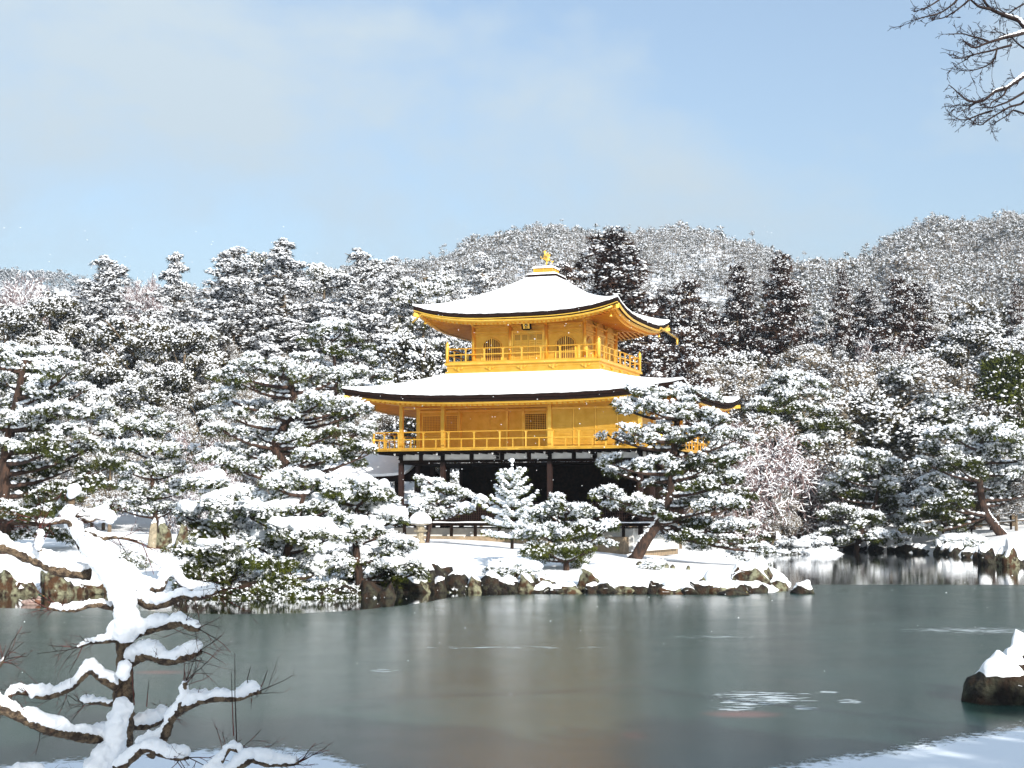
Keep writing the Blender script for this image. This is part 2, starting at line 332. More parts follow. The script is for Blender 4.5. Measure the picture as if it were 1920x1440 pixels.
def blades(centers, length, width, k, rg, up=.2, out=None):
    n = len(centers)*k; c = np.repeat(centers, k, 0)
    d = rg.normal(0, 1, (n, 3)); d[:, 2] += up
    if out is not None: d += np.repeat(out, k, 0)
    d /= np.linalg.norm(d, axis=1)[:, None]
    s = np.cross(d, rg.normal(0, 1, (n, 3))); s /= np.linalg.norm(s, axis=1)[:, None]
    Ls = length*rg.uniform(.6, 1.3, (n, 1))
    v = np.stack([c-s*width/2, c+s*width/2, c+d*Ls+s*width*.15], 1).reshape(-1, 3)
    return v, np.arange(n*3).reshape(-1, 3)
def make_templates(K, nb, rb, nt, kb, bl, bw, base, seed, sprawl=1.0, snow_rim=.82, droop=.25, below=.45, vs=.09, spk=0, sw=.07):
    rg = np.random.default_rng(seed); T = []
    for _ in range(K):
        a = rg.uniform(0, 6.28, nb); r = np.sqrt(rg.uniform(0, 1, nb))*snow_rim
        c = np.stack([r*np.cos(a), r*np.sin(a)*sprawl, .28*(1-r*r)-droop*r*r-np.abs(rg.normal(0, vs, nb))*1.6+.14], -1)
        sv, sf = blobs(c, rb*rg.uniform(.6, 1.3, nb), base, rg, .62, .45)
        if spk:                                    # snow-coated needle sprays breaking up the outline
            q = c[rg.integers(0, nb, spk)]; o = q*np.array([1.5, 1.5, 0])
            bv, bf = blades(q+rg.normal(0, .05, q.shape), .30, sw, 3, rg, .25, o); sf = np.concatenate([sf, bf+len(sv)]); sv = np.concatenate([sv, bv])
        a = rg.uniform(0, 6.28, nt); r = np.sqrt(rg.uniform(0.03, 1, nt))*.85
        c = np.stack([r*np.cos(a), r*np.sin(a)*sprawl, .16*(1-r*r)-droop*r*r-rg.uniform(0, below, nt)+.05], -1)
        o = np.stack([np.cos(a)*r, np.sin(a)*r, -.1*np.ones(nt)], -1)*1.6
        gv, gf = blades(c, bl, bw, kb, rg, .3, o)
        T.append((sv, sf, gv, gf))
    return T
OCT = (np.array([(1,0,0),(-1,0,0),(0,1,0),(0,-1,0),(0,0,1),(0,0,-1.)]), np.array([(0,2,4),(2,1,4),(1,3,4),(3,0,4),(2,0,5),(1,2,5),(3,1,5),(0,3,5)]))
T_NEAR = make_templates(14, 46, .135, 44, 7, .36, .05, I1, 1, vs=.16, spk=34, sw=.075)
T_NEARD = make_templates(10, 11, .13, 62, 7, .34, .05, I1, 2, spk=10)         # greener
T_MID = make_templates(12, 40, .16, 26, 5, .46, .08, OCT, 3, vs=.2, spk=14, sw=.10)
T_FROST = make_templates(12, 44, .115, 28, 4, .55, .07, OCT, 35, below=.7, vs=.38)
T_CED = make_templates(10, 24, .15, 26, 4, .60, .13, OCT, 4, droop=.45, below=.6, vs=.22)
T_DK = make_templates(10, 20, .12, 34, 4, .60, .14, OCT, 14, droop=.35, below=.6, vs=.2)
T_LEAF = make_templates(12, 32, .15, 30, 4, .40, .12, OCT, 5, below=.7, vs=.22)
T_HILL = make_templates(8, 10, .225, 7, 3, .9, .28, OCT, 6, below=.7, vs=.25)

def place(T, cen, scl, rg, zs=1.0, tilt=.15, sk=None):
    """place templates at centres; returns snow (v,f) and green (v,f)"""
    out = [[], [], 0], [[], [], 0]
    idx = rg.integers(0, len(T), len(cen)); cen = np.asarray(cen); scl = np.broadcast_to(np.asarray(scl, float), (len(cen),))
    for k in range(len(T)):
        ii = np.nonzero(idx == k)[0]
        if not len(ii): continue
        a = rg.uniform(0, 6.28, len(ii)); ca, sa = np.cos(a)[:, None], np.sin(a)[:, None]
        tx, ty = rg.normal(0, tilt, len(ii))[:, None], rg.normal(0, tilt, len(ii))[:, None]
        for o, (v, f) in zip(out, ((T[k][0], T[k][1]), (T[k][2], T[k][3]))):
            x = v[None, :, 0]*ca-v[None, :, 1]*sa; y = v[None, :, 0]*sa+v[None, :, 1]*ca; z = v[None, :, 2]*zs+x*tx+y*ty
            vv = np.stack([x, y, z], -1)*scl[ii][:, None, None]+cen[ii][:, None]
            ff = f[None]+(np.arange(len(ii))*len(v))[:, None, None]+o[2]
            o[0].append(vv.reshape(-1, 3)); o[1].append(ff.reshape(-1, 3)); o[2] += len(ii)*len(v)
    return [(np.concatenate(o[0]), np.concatenate(o[1])) for o in out]
def tri_parts(name_parent, snow, green, gmat, smat=None, mounds=None):
    mb = MB(); mb.add(*green); mb.build('foliage', gmat, name_parent)
    mb = MB(); mb.add(*snow)
    if mounds is not None and len(mounds[0]): mb.add(*mounds)
    mb.build('snow_load', smat or SNOWF, name_parent, smooth=False)

def smooth_path(pts, n):
    p = np.asarray(pts, float); t = np.linspace(0, 1, len(p)); tt = np.linspace(0, 1, n)
    o = []
    for k in range(3):
        o.append(np.interp(tt, t, p[:, k]))
    o = np.stack(o, -1)
    for _ in range(2): o[1:-1] = (o[:-2]+2*o[1:-1]+o[2:])/4
    return o

# ------------------------------------------------------------------ hand-laid garden pines: pads given as seen, each at its own depth
def garden_pine(label, Y, trunk, pads, grow=1., tr=.16, name='pine_tree', T=T_NEAR, sub=.40, gm=None, cat='tree', group=None, seed=0, mound=0., dens=1.0, depth=1.0, under=.22, barkm=None, green_pads=()):
    rg = np.random.default_rng(seed+100); gm = gm or NEED
    b = P(trunk[0][0], trunk[0][1], Y); g = gz1(b[0], b[1]); org = np.array([b[0], b[1], g])
    e = empty(name, tuple(org), label=label, cat=cat, group=group)
    tp = np.array([P(u, v, Y)+np.array([0, rg.normal(0, .15)*depth*(i > 0), 0]) for i, (u, v) in enumerate(trunk)])
    tp[0] = (b[0], b[1], min(g, b[2])-.15)
    ctr = np.mean([p[0] for p in pads]); half = max(30, max(abs(p[0]-ctr) for p in pads))
    path = smooth_path(tp, 4*len(tp)); rr = np.linspace(tr, tr*.35, len(path)); rr[0] *= 1.3
    mt = MB().tube(path-org, rr, 9); limbs = MB(); lsnow = []
    cen = []; scl = []; gcen = []; gscl = []; mc = []; mr = []
    for pi, (u, v, ru, rv) in enumerate(pads):
        k = Y/FPX; x = (u-ctr)/half; dy = rg.uniform(-1, 1)*half*k*.75*depth*math.sqrt(max(.08, 1-min(1, x*x)))
        # the upper pads of a pine sit near its axis
        ru *= grow; rv *= grow; Yp = Y+dy; c = P(u, v, Yp); k = Yp/FPX; rx = ru*k; rz = rv*k; ry = max(rx*.8, .45)
        n = max(3, int(dens*2.6*rx*ry/(sub*sub)))
        a = rg.uniform(0, 6.28, n); r = np.sqrt(rg.uniform(0, 1, n)); mod = 1+.22*np.sin(3*a+rg.uniform(0, 6))+.12*np.sin(5*a+rg.uniform(0, 6))
        px = c[0]+rx*r*np.cos(a)*mod; py = c[1]+ry*r*np.sin(a)*mod; pz = c[2]+rz*(.75*(1-r*r)-.45*r*r)+rg.normal(0, rz*.35, n)
        s = sub*rg.uniform(.7, 1.15, n)
        tgt = (gcen, gscl) if pi in green_pads else (cen, scl)
        tgt[0].extend(np.stack([px, py, pz], -1)); tgt[1].extend(s)
        ug = rg.random(n) < under                     # green undersides below the snow
        gcen.extend(np.stack([px, py, pz-.22*sub-.35*rz], -1)[ug]); gscl.extend(s[ug]*.85)
        if mound and pi not in green_pads:
            q = max(1, int(n*.26*mound)); jj = rg.integers(0, n, q)
            mc.extend(np.stack([c[0]+(px[jj]-c[0])*.7, c[1]+(py[jj]-c[1])*.7, pz[jj]+sub*.25], -1)); mr.extend(rg.uniform(.22, .42, q)*sub/.4)
        # limb from the trunk to the pad with a few forks
        zmn = path[0, 2]+.24*(path[-1, 2]-path[0, 2])
        tj = path[np.argmin(np.abs(path[:, 2]-np.maximum(zmn, c[2]-.35-.25*abs(c[0]-path[:, 0]).min()))+0.15*np.linalg.norm(path-c, axis=1))]
        mid = (tj+c)/2+np.array([rg.normal(0, .1), rg.normal(0, .1), -.10-.08*abs(c[0]-tj[0])])
        lp = smooth_path([tj, mid, c-np.array([0, 0, rz*.5+.06])], 8); lr = np.linspace(tr*.38, .025, 8)
        limbs.tube(lp-org, lr, 5)
        lsnow.append((lp[1:-1]-org+np.array([0, 0, .03]), lr[1:-1]))
        for _ in range(5):
            q = c+np.array([rx*rg.uniform(-.8, .8), ry*rg.uniform(-.8, .8), rz*.1]); j = rg.integers(4, 8)
            limbs.segs([lp[j]-org], [q-org], .025, .01, 4)
    mt.build('trunk', barkm or BARK, e, smooth=True); limbs.build('limbs', barkm or BARK, e, smooth=True)
    SV = []; SF = []; GV = []; GF = []; so_ = 0; go = 0
    for (cc, ss, TT) in ((cen, scl, T), (gcen, gscl, T_NEARD)):
        if not len(cc): continue
        (sv, sf), (gv, gf) = place(TT, np.array(cc)-org, np.array(ss), rg)
        SV.append(sv); SF.append(sf+so_); so_ += len(sv); GV.append(gv); GF.append(gf+go); go += len(gv)
    # snow lying along the limbs
    lc = []; lrad = []
    for lp, lr in lsnow:
        for p, r_ in zip(lp, lr): lc.append(p+np.array([0, 0, r_*.9])); lrad.append(r_*1.1+.03)
    tg = np.gradient(path, axis=0); tg /= np.linalg.norm(tg, axis=1)[:, None]+1e-9
    for p, t_, r_ in zip(path, tg, rr):                # snow caught on the upper side of a leaning trunk
        n_ = np.array([0, 0, 1.])-t_[2]*t_; ln_ = np.linalg.norm(n_)
        if ln_ > .28:
            for o_ in (-.5, 0, .5): lc.append(p-org+n_/ln_*r_*.82+t_*o_*.25+rg.normal(0, .01, 3)); lrad.append(r_*rg.uniform(.30, .50)+.01)
    bv, bf = blobs(np.array(lc), np.array(lrad), I1, rg, .6, .3); SV.append(bv); SF.append(bf+so_); so_ += len(bv)
    mounds = None
    if mc:
        mounds = blobs(np.array(mc)-org, np.array(mr), I3, rg, .55, .05)
        q_ = mounds[0]; q_ += .035*np.sin(q_[:, [1, 2, 0]]*11+seed)+.02*np.sin(q_[:, [2, 0, 1]]*23)
    tri_parts(e, (np.concatenate(SV), np.concatenate(SF)), (np.concatenate(GV), np.concatenate(GF)), gm, mounds=mounds)
    return e

garden_pine('tall spreading pine with leaning trunk before the right corner of the golden pavilion', 66,
  [(1188,1038),(1212,1008),(1240,975),(1258,925),(1262,860),(1270,790),(1275,745)],
  [(1205,737,34,14),(1258,734,42,15),(1318,742,34,14),(1163,756,20,10),(1182,750,20,10),(1225,764,46,14),(1290,772,50,16),(1345,788,38,16),(1380,815,32,16),
   (1150,815,26,10),(1188,805,34,12),(1230,800,34,13),(1300,812,46,15),(1350,845,40,16),(1260,838,40,13),(1320,872,46,15),
   (1150,864,24,10),(1185,873,34,11),(1160,882,26,9),(1235,862,34,12),(1385,856,28,14),(1400,826,22,12),(1210,822,24,10),
   (1255,905,40,13),(1325,908,48,14),(1372,892,34,14),(1140,924,32,10),(1176,934,36,11),(1222,948,36,11),(1165,948,28,9),
   (1300,935,42,14),(1350,942,46,15),(1388,935,32,14),(1262,972,30,11),(1330,985,46,15),(1378,988,38,15),(1402,1012,30,13),
   (1350,1018,44,13),(1295,1008,40,12),(1424,1028,24,10),(1250,998,24,9)], tr=.26, seed=1, dens=1.05, green_pads=(14,15,24,32,33,34,36,38))
garden_pine('big wide pine with reddish limbs covering the left corner of the pavilion roof', 70,
  [(560,985),(548,930),(542,880),(512,840),(530,800),(560,770),(545,720),(540,690)],
  [(430,690,34,11),(475,679,38,12),(532,690,44,13),(585,697,40,12),(630,705,38,12),(452,712,34,11),(505,722,34,11),(650,758,38,11),
   (600,748,40,11),(418,738,32,11),(470,757,46,15),(522,772,38,12),(428,772,36,12),(580,765,36,11),(626,772,40,12),(676,765,26,12),
   (420,802,38,11),(482,806,44,12),(556,815,48,13),(615,812,44,12),(672,806,34,13),(652,838,44,12),(698,798,20,10),
   (455,840,44,12),(520,838,40,12),(590,850,44,12),(408,856,36,12),(650,862,34,9),(440,872,40,12),(500,868,36,11),(560,800,30,10),(690,846,20,8)],
  tr=.28, seed=2, dens=.95, green_pads=(5,6,14,19,21,24,27))
garden_pine('dome-topped pine rising above the left end of the pavilion lower roof', 84,
  [(634,790),(632,735),(628,690),(624,640)],
  [(600,618,28,9),(640,614,34,9),(620,606,28,8),(590,642,30,9),(655,640,30,10),(575,668,28,9),(625,655,30,9),(680,668,30,10),(600,690,34,10),(650,695,34,10),(700,700,28,9),(560,700,26,9),(715,725,30,9),(660,722,36,9),(600,722,36,9)],
  tr=.16, seed=3, dens=.9, green_pads=(3,4,6))
garden_pine('large pine at the far left with dark green lower boughs above the shore', 60,
  [(6,1060),(4,960),(10,860),(30,760),(45,680)],
  [(35,662,50,14),(105,662,46,13),(-30,670,40,14),(62,690,56,15),(15,712,50,16),(130,690,34,12),(80,730,60,16),(28,752,52,16),(150,730,34,12),(110,768,50,15),(178,768,36,13),(50,790,56,16),(-30,780,50,18),
   (120,805,50,14),(195,805,30,11),(18,832,46,15),(88,840,54,15),(165,835,42,13),(50,872,60,15),(130,872,50,13),(205,868,30,10),(-30,880,50,15),(38,915,54,15),(115,920,54,14),(180,905,36,11),(60,958,60,14),(140,962,46,12),(-20,950,50,14),(20,995,50,13),(100,1000,44,11)],
  tr=.3, seed=4, dens=.95, green_pads=(16,18,19,20,22,23,24,25,26,28,29))
garden_pine('low pine with blue shaded boughs over dark water left of the snow mounds', 49.3,
  [(430,1112),(440,1060),(420,1000),(405,960)],
  [(395,905,40,13),(350,960,36,13),(410,945,46,15),(460,925,40,14),(370,995,34,14),(430,985,50,16),(350,1030,34,13),(400,1030,44,15),(450,1045,44,15),(370,1065,34,12),(430,1080,44,13),(470,1095,36,11),(350,1095,34,9),(385,1108,34,9),(430,1115,40,9),(400,1098,40,9),(470,1120,36,8),(360,1075,30,9)],
  tr=.15, seed=5, mound=.8, depth=.7, dens=1.5, green_pads=(4,6,9,10,12,13,14,15,16,17))
garden_pine('shore pine heaped with thick rounded snow mounds in front of the big wide pine', 48.8,
  [(540,1118),(535,1050),(550,990),(570,930)],
  [(520,905,46,15),(580,910,50,18),(470,960,50,16),(535,950,54,18),(600,955,46,17),(480,1010,46,15),(545,1000,54,18),(605,1005,44,16),(500,1050,50,15),(560,1048,50,16),(615,1060,42,14),(520,1090,44,12),(585,1100,50,10),(450,1115,30,7),(500,1115,44,9),(555,1120,44,9),(610,1115,40,9),(530,1125,40,7),(640,1105,36,9)],
  tr=.18, seed=6, mound=1.1, depth=.7, dens=1.5, green_pads=(8,11,12,13,14,15,16,17,18))
garden_pine('snow-heaped pine at the water edge just left of the snowy lawn', 50,
  [(680,1112),(672,1060),(665,1000),(668,950)],
  [(640,925,36,12),(600,912,30,12),(690,918,34,12),(715,935,26,10),(650,905,40,13),(705,915,36,13),(640,940,40,14),(690,955,46,15),(722,965,30,11),(650,990,44,15),(705,1000,44,15),(745,1018,30,11),(640,1040,40,14),(690,1045,46,15),(745,1050,34,13),(660,1085,40,11),(715,1082,36,10),(775,1070,20,9)],
  tr=.16, seed=7, mound=.9, depth=.7, dens=1.5, green_pads=(12,15,16))
garden_pine('small round pine on a short dark trunk at the front of the snowy lawn', 56,
  [(1063,1076),(1061,1045),(1063,1005),(1060,955)],
  [(1062,946,30,10),(1035,960,28,10),(1088,965,28,11),(1112,985,24,9),(1136,988,14,6),(1003,972,26,10),(1022,998,36,11),(985,1000,22,9),(1072,1000,38,11),(1108,1015,26,8),(1030,1025,40,9),(1090,1032,36,9),(1000,1032,26,8),(1060,1045,30,7)],
  tr=.12, seed=8, grow=1.2, sub=.34, green_pads=(8,10,11,12,13))
garden_pine('small flat-topped pine behind the stone lantern against the dark ground floor', 68,
  [(800,1004),(808,975),(818,945),(826,912)],
  [(798,897,14,6),(822,912,30,9),(848,922,26,9),(800,932,26,8),(872,928,18,7),(835,940,36,10),(790,950,24,8),(815,958,34,8),(862,955,22,6),(905,938,14,4)],
  tr=.09, seed=9, grow=1.2, sub=.32, T=T_NEAR, mound=.4)
garden_pine('broad layered pine leaning over the far bank at the right edge', 105,
  [(1893,1016),(1868,990),(1846,960),(1836,905),(1838,850),(1842,815)],
  [(1790,812,42,11),(1846,806,46,11),(1900,815,44,12),(1760,838,34,11),(1822,836,44,12),(1886,845,50,12),(1945,850,50,12),(1745,868,36,11),(1800,870,44,12),(1860,872,44,12),(1912,880,40,12),
   (1755,900,38,12),(1812,904,42,12),(1880,908,44,12),(1740,932,36,12),(1790,938,42,12),(1856,930,40,10),(1912,925,40,10),(1748,962,38,12),(1800,972,36,10),(1735,990,36,10),(1790,1000,24,8),(1960,910,40,12)],
  tr=.34, seed=10, T=T_NEAR, sub=.65, dens=1.15, green_pads=(8,12,15,18,19,20))
garden_pine('bushy pine mid far bank between bare trees and the right edge pine', 108,
  [(1600,1008),(1615,985),(1640,950),(1650,900),(1640,860)],
  [(1630,850,34,10),(1600,868,36,11),(1660,872,40,11),(1575,890,30,10),(1620,895,40,12),(1680,905,36,11),(1560,920,34,11),(1605,930,42,12),(1655,935,42,12),(1700,945,28,11),(1570,960,36,12),(1620,970,42,12),(1670,975,40,12),(1560,995,34,10),(1605,1005,40,9),(1655,1005,34,9)],
  tr=.2, seed=11, T=T_NEAR, sub=.62, dens=1.1, green_pads=(4,7,8))
garden_pine('flat-crowned pine with dark trunk standing above the far bank pines', 116,
  [(1768,860),(1765,810),(1764,790),(1770,765)],
  [(1765,745,40,9),(1810,740,40,9),(1725,762,34,9),(1775,762,44,10),(1830,760,40,10),(1715,785,30,9),(1760,788,34,8),(1800,788,34,8),(1850,778,26,9),(1690,800,30,9)],
  tr=.22, seed=12, T=T_NEAR, sub=.68, dens=1.1, green_pads=(6,))
garden_pine('broad pine standing behind the tall leaning pine, right of the pavilion roof', 112,
  [(1500,900),(1498,850),(1490,790),(1495,740)],
  [(1480,705,34,9),(1520,720,36,10),(1450,728,34,10),(1490,738,44,11),(1550,742,34,10),(1430,755,34,10),(1470,765,44,12),(1525,768,44,12),(1575,768,30,10),(1440,790,34,11),(1495,795,44,12),(1550,795,40,11),(1470,820,40,11),(1530,822,44,11),(1590,800,22,9)],
  tr=.22, seed=13, T=T_NEAR, sub=.66, dens=1.1, green_pads=(6,11))
garden_pine('shaggy pine between the far left pine and the big wide pine', 74,
  [(290,1010),(292,960),(285,900),(290,840)],
  [(285,775,30,10),(260,800,36,12),(310,805,34,12),(240,835,34,12),(290,838,44,13),(340,842,34,12),(225,870,34,12),(275,875,44,13),(330,880,40,12),(240,910,36,12),(290,918,44,13),(345,912,34,12),(260,950,44,12),(320,950,44,12),(220,945,30,12)],
  tr=.16, seed=14, T=T_MID, sub=.42, dens=1.05, green_pads=(6,))

# young fir in front of the dark ground floor
def young_fir(label, Y, u, vtop, vbase, halfpx, seed=0):
    rg = np.random.default_rng(seed); b = P(u, vbase, Y); g = gz1(b[0], b[1]); top = P(u, vtop, Y)[2]; H = top-g; Rm = halfpx*Y/FPX
    e = empty('fir_tree', (b[0], b[1], g), label=label, cat='tree')
    MB().tube(smooth_path([(0,0,-.1),(.03,0,H*.5),(0,.02,H)], 10), np.linspace(.07, .012, 10), 8).build('trunk', BARK, e, smooth=True)
    sv = MB(); gv = MB(); lb = MB()
    z = .12*H; lev = 0
    while z < H*.86:
        t = z/H; L0 = Rm*(1-t)**.75*(.95+.1*rg.random())+.05; n = int(8-3*t); a0 = rg.uniform(0, 6)
        for i in range(n):
            a = a0+i*6.283/n+rg.normal(0, .15); L_ = L0*rg.uniform(.75, 1.1); s = np.linspace(0, 1, 7)
            rise = .18+.55*t; zz = z+L_*(rise*s-.35*(1-t)*s*s+.28*s**3)
            p = np.stack([np.cos(a)*L_*s, np.sin(a)*L_*s, zz], -1); lb.tube(p, np.linspace(.022, .008, 7), 4)
            q = p[1:]; wv = .07+.115*np.sin(np.linspace(.5, 2.9, 6))*(L_/Rm+.35)
            cc = np.concatenate([q+rg.normal(0, .02, q.shape)+np.array([0, 0, .05]), q+np.array([-math.sin(a), math.cos(a), 0])*wv[:, None]*.7, q-np.array([-math.sin(a), math.cos(a), 0])*wv[:, None]*.7])
            rr = np.concatenate([wv*.85, wv*.65, wv*.65]); v_, f_ = blobs(cc, rr, I1, rg, .55, .35); sv.add(v_, f_)
            o = np.repeat(np.array([[math.cos(a), math.sin(a), -.2]]), len(cc), 0)*1.3; v_, f_ = blades(cc-np.array([0, 0, .06]), .15, .022, 8, rg, -.2, o); gv.add(v_, f_)
        z += H*.125*(1-.25*t); lev += 1
    v_, f_ = blobs(np.array([(0,0,H-.45),(.03,0,H-.38),(0,0,H-.25),(0,.02,H-.12),(0.01,0,H),(0,0,H+.06)]), np.array([.05,.06,.07,.06,.07,.10]), I1, rg, .9, .2); sv.add(v_, f_)
    lb.build('limbs', BARK, e); gv.build('foliage', NEED, e); sv.build('snow_load', SNOWF, e, smooth=True)
    return e
young_fir('cone-shaped young fir laden with snow in front of the dark ground floor', 64, 960, 866, 1006, 80, 3)

# ------------------------------------------------------------------ snow covered low shrubs
def shrub(label, u, v, Y, rw, rh, seed, leaf=None, group=None, T=None, name='shrub', mound=True, snowy=1.0):
    rg = np.random.default_rng(seed); b = P(u, v, Y); g = gz1(b[0], b[1]); k = Y/FPX; rx, rz = rw*k, rh*2*k; ry = rx*.8
    e = empty(name, (b[0], b[1], g), label=label, cat='shrub', group=group)
    n = int(26+30*rx*rx); a = rg.uniform(0, 6.28, n); r = np.sqrt(rg.uniform(0, 1, n))
    c = np.stack([rx*r*np.cos(a), ry*r*np.sin(a), rz*(np.sqrt(1-r*r*.85))*rg.uniform(.45, .95, n)], -1)
    s, g_ = place(T or T_NEAR, c, rg.uniform(.22, .36, n)*(.6+.35*rx), rg)
    MB().segs(np.zeros((8, 3))-[0, 0, .1], np.stack([rx*.5*np.cos(np.arange(8)), ry*.5*np.sin(np.arange(8)), np.full(8, rz*.7)], -1), .035, .012, 5).build('stems', BARKG, e)
    md = None
    if mound:
        q = max(3, int(5*rx*snowy)); aa = rg.uniform(0, 6.28, q); r2 = np.sqrt(rg.uniform(0, .45, q))
        md = blobs(np.stack([rx*r2*np.cos(aa), ry*r2*np.sin(aa), rz*(.80-.4*r2*r2)], -1), np.full(q, .42*rx)*rg.uniform(.7, 1.15, q), I3, rg, .42, .05)
    tri_parts(e, s, g_, leaf or NEED, mounds=md); return e
shrub('white snow dome on a weeping shrub at the water beside the small round pine', 962, 1104, 53, 50, 20, 31, snowy=3)
shrub('snow-capped clipped shrub behind the far bank, left one of the pair near the brown stump', 1482, 960, 104, 38, 27, 32, OLIVE)
shrub('snow-capped clipped shrub behind the far bank, right one of the pair near the brown stump', 1528, 960, 105, 38, 30, 33, OLIVE)
shrub('low snowy shrub on the far bank just right of the tall leaning pine', 1448, 1000, 101, 32, 16, 34, NEED)
shrub('low snowy shrub at the waterline of the far bank below the clipped pair', 1540, 1012, 102, 42, 15, 35, NEED)
shrub('twiggy snow-filled shrub behind the snow-covered rocks at the left shore', 235, 1062, 56, 44, 18, 36, MOSS, mound=False)
shrub('grey-green mossy shrub with little snow at the lawn edge', 868, 1108, 52, 44, 14, 37, MOSS, T=T_NEARD, mound=False)
shrub('low snow-covered shrub at the right bank edge below the leaning far pine', 1800, 1030, 103, 46, 12, 38, NEED)
shrub('small snowy pine bush at the waterline right of the tall leaning pine', 1405, 1044, 80, 34, 12, 39, NEED, mound=False)
shrub('snow-dusted shrub growing at the lawn edge right of the yellow lichen rock row', 1225, 1092, 57, 22, 8, 40, MOSS, mound=False)

for i, (u, v, rw, rh, lab) in enumerate(((352, 1118, 40, 17, 'dark low shrub at the waterline under the left end of the low pines'), (405, 1122, 44, 19, 'dark low shrub at the waterline below the blue shaded pine boughs'),
      (462, 1124, 46, 20, 'dark low shrub hanging over the water between the first two low pines'), (530, 1126, 48, 19, 'dark low shrub over the water before the thick mounds, left of two'),
      (592, 1126, 46, 18, 'dark low shrub over the water before the thick mounds, right of two'), (650, 1122, 42, 17, 'dark low shrub at the waterline left of the snow-heaped edge pine'), (706, 1118, 40, 16, 'dark low shrub at the waterline just left of the snowy lawn'))):
    shrub(lab, u, v, 48.2, rw, rh*1.35, 300+i, NEED, T=T_NEARD, mound=False)

# ------------------------------------------------------------------ background trees (one of each kind built, then copied)
def bg_tree(kind, H, Rm, seed, frost=False):
    rg = np.random.default_rng(seed); cen = []; sc = []; trunk = MB(); tips = []
    lean = rg.normal(0, .02, 2)*H
    ax = lambda z: np.array([lean[0]*(z/H)**2, lean[1]*(z/H)**2, z])
    if kind in ('cedar', 'cypress'):
        tr = .018*H; trunk.tube([ax(z) for z in np.linspace(-.5, H*.97, 12)], np.linspace(tr, .03, 12), 7)
        z0 = (.30 if kind == 'cedar' else .26)*H; z = z0
        while z < H*.97:
            t = (z-z0)/(H-z0); prof = (1-t)**.72*(.55+.45*min(1, t*4+.35)); n = rg.integers(5, 8)
            for i in range(n):
                a = rg.uniform(0, 6.28); L_ = Rm*prof*rg.uniform(.55, 1.18)+.25; base = ax(z); dr = -.12 if kind == 'cedar' else .10
                tip = base+np.array([math.cos(a)*L_, math.sin(a)*L_, dr*L_+rg.normal(0, .15)]); trunk.segs([base], [tip], .05, .015, 4)
                for s in np.arange(.35, 1.02, .55/max(L_, .6)):
                    cen.append(base+(tip-base)*s+rg.normal(0, .12, 3)); sc.append(rg.uniform(.42, .72)*(1-.35*t))
            z += rg.uniform(.38, .55)
        for _ in range(5): cen.append(ax(H*rg.uniform(.95, 1.0))); sc.append(.28)
        T = T_CED if kind == 'cedar' else T_MID
    elif kind in ('pine',):
        tr = .02*H; trunk.tube([ax(z)+np.array([math.sin(z*.7)*.2, 0, 0]) for z in np.linspace(-.5, H*.93, 12)], np.linspace(tr, .05, 12), 7)
        for i in range(24):
            t = rg.uniform(.30, 1); z = t*H; a = rg.uniform(0, 6.28); L_ = Rm*rg.uniform(.3, 1)*(1-.55*max(0, t-.45)/.55)
            base = ax(z*.93); c = base+np.array([math.cos(a)*L_, math.sin(a)*L_, .08*L_+.1]); trunk.segs([base], [c], .06, .02, 4)
            k = rg.integers(6, 11); q = rg.normal(0, 1, (k, 3))*[.55, .55, .12]; cen.extend(c+q); sc.extend(rg.uniform(.38, .6, k))
        T = T_MID
    elif kind == 'broadleaf':
        tr = .022*H; trunk.tube([ax(z) for z in np.linspace(-.5, H*.7, 8)], np.linspace(tr, .07, 8), 7)
        for i in range(14):
            a = rg.uniform(0, 6.28); b = ax(H*rg.uniform(.25, .6)); q = b+np.array([math.cos(a)*Rm*.75, math.sin(a)*Rm*.75, H*.25]); trunk.segs([b], [q], .06, .02, 4)
        lob = rg.normal(0, 1, (15, 3)); lob /= np.linalg.norm(lob, axis=1)[:, None]
        for l in lob:
            c = np.array([0, 0, H*.56])+l*np.array([Rm*.62, Rm*.62, H*.28]); n = 22; d = rg.normal(0, 1, (n, 3)); d /= np.linalg.norm(d, axis=1)[:, None]; d[:, 2] = np.abs(d[:, 2])*.9-.15
            cen.extend(c+d*Rm*.40*rg.uniform(.8, 1.1, (n, 1))); sc.extend(rg.uniform(.34, .52, n))
        T = T_FROST if frost else T_LEAF
    elif kind == 'dark':
        tr = .02*H; trunk.tube([ax(z) for z in np.linspace(-.5, H*.95, 10)], np.linspace(tr, .04, 10), 7)
        for i in range(330):
            t = rg.uniform(.12, 1)**.8; a = rg.uniform(0, 6.28); r = Rm*math.sqrt(rg.uniform(.15, 1))*(1-t)**.55*1.15+.1
            cen.append(ax(t*H)+np.array([math.cos(a)*r, math.sin(a)*r, 0])); sc.append(rg.uniform(.45, .8))
        T = T_DK
    s, g = place(T, np.array(cen), np.array(sc), rg, tilt=.2)
    mbs = MB().add(*s); mbg = MB().add(*g)
    return trunk, mbs, mbg
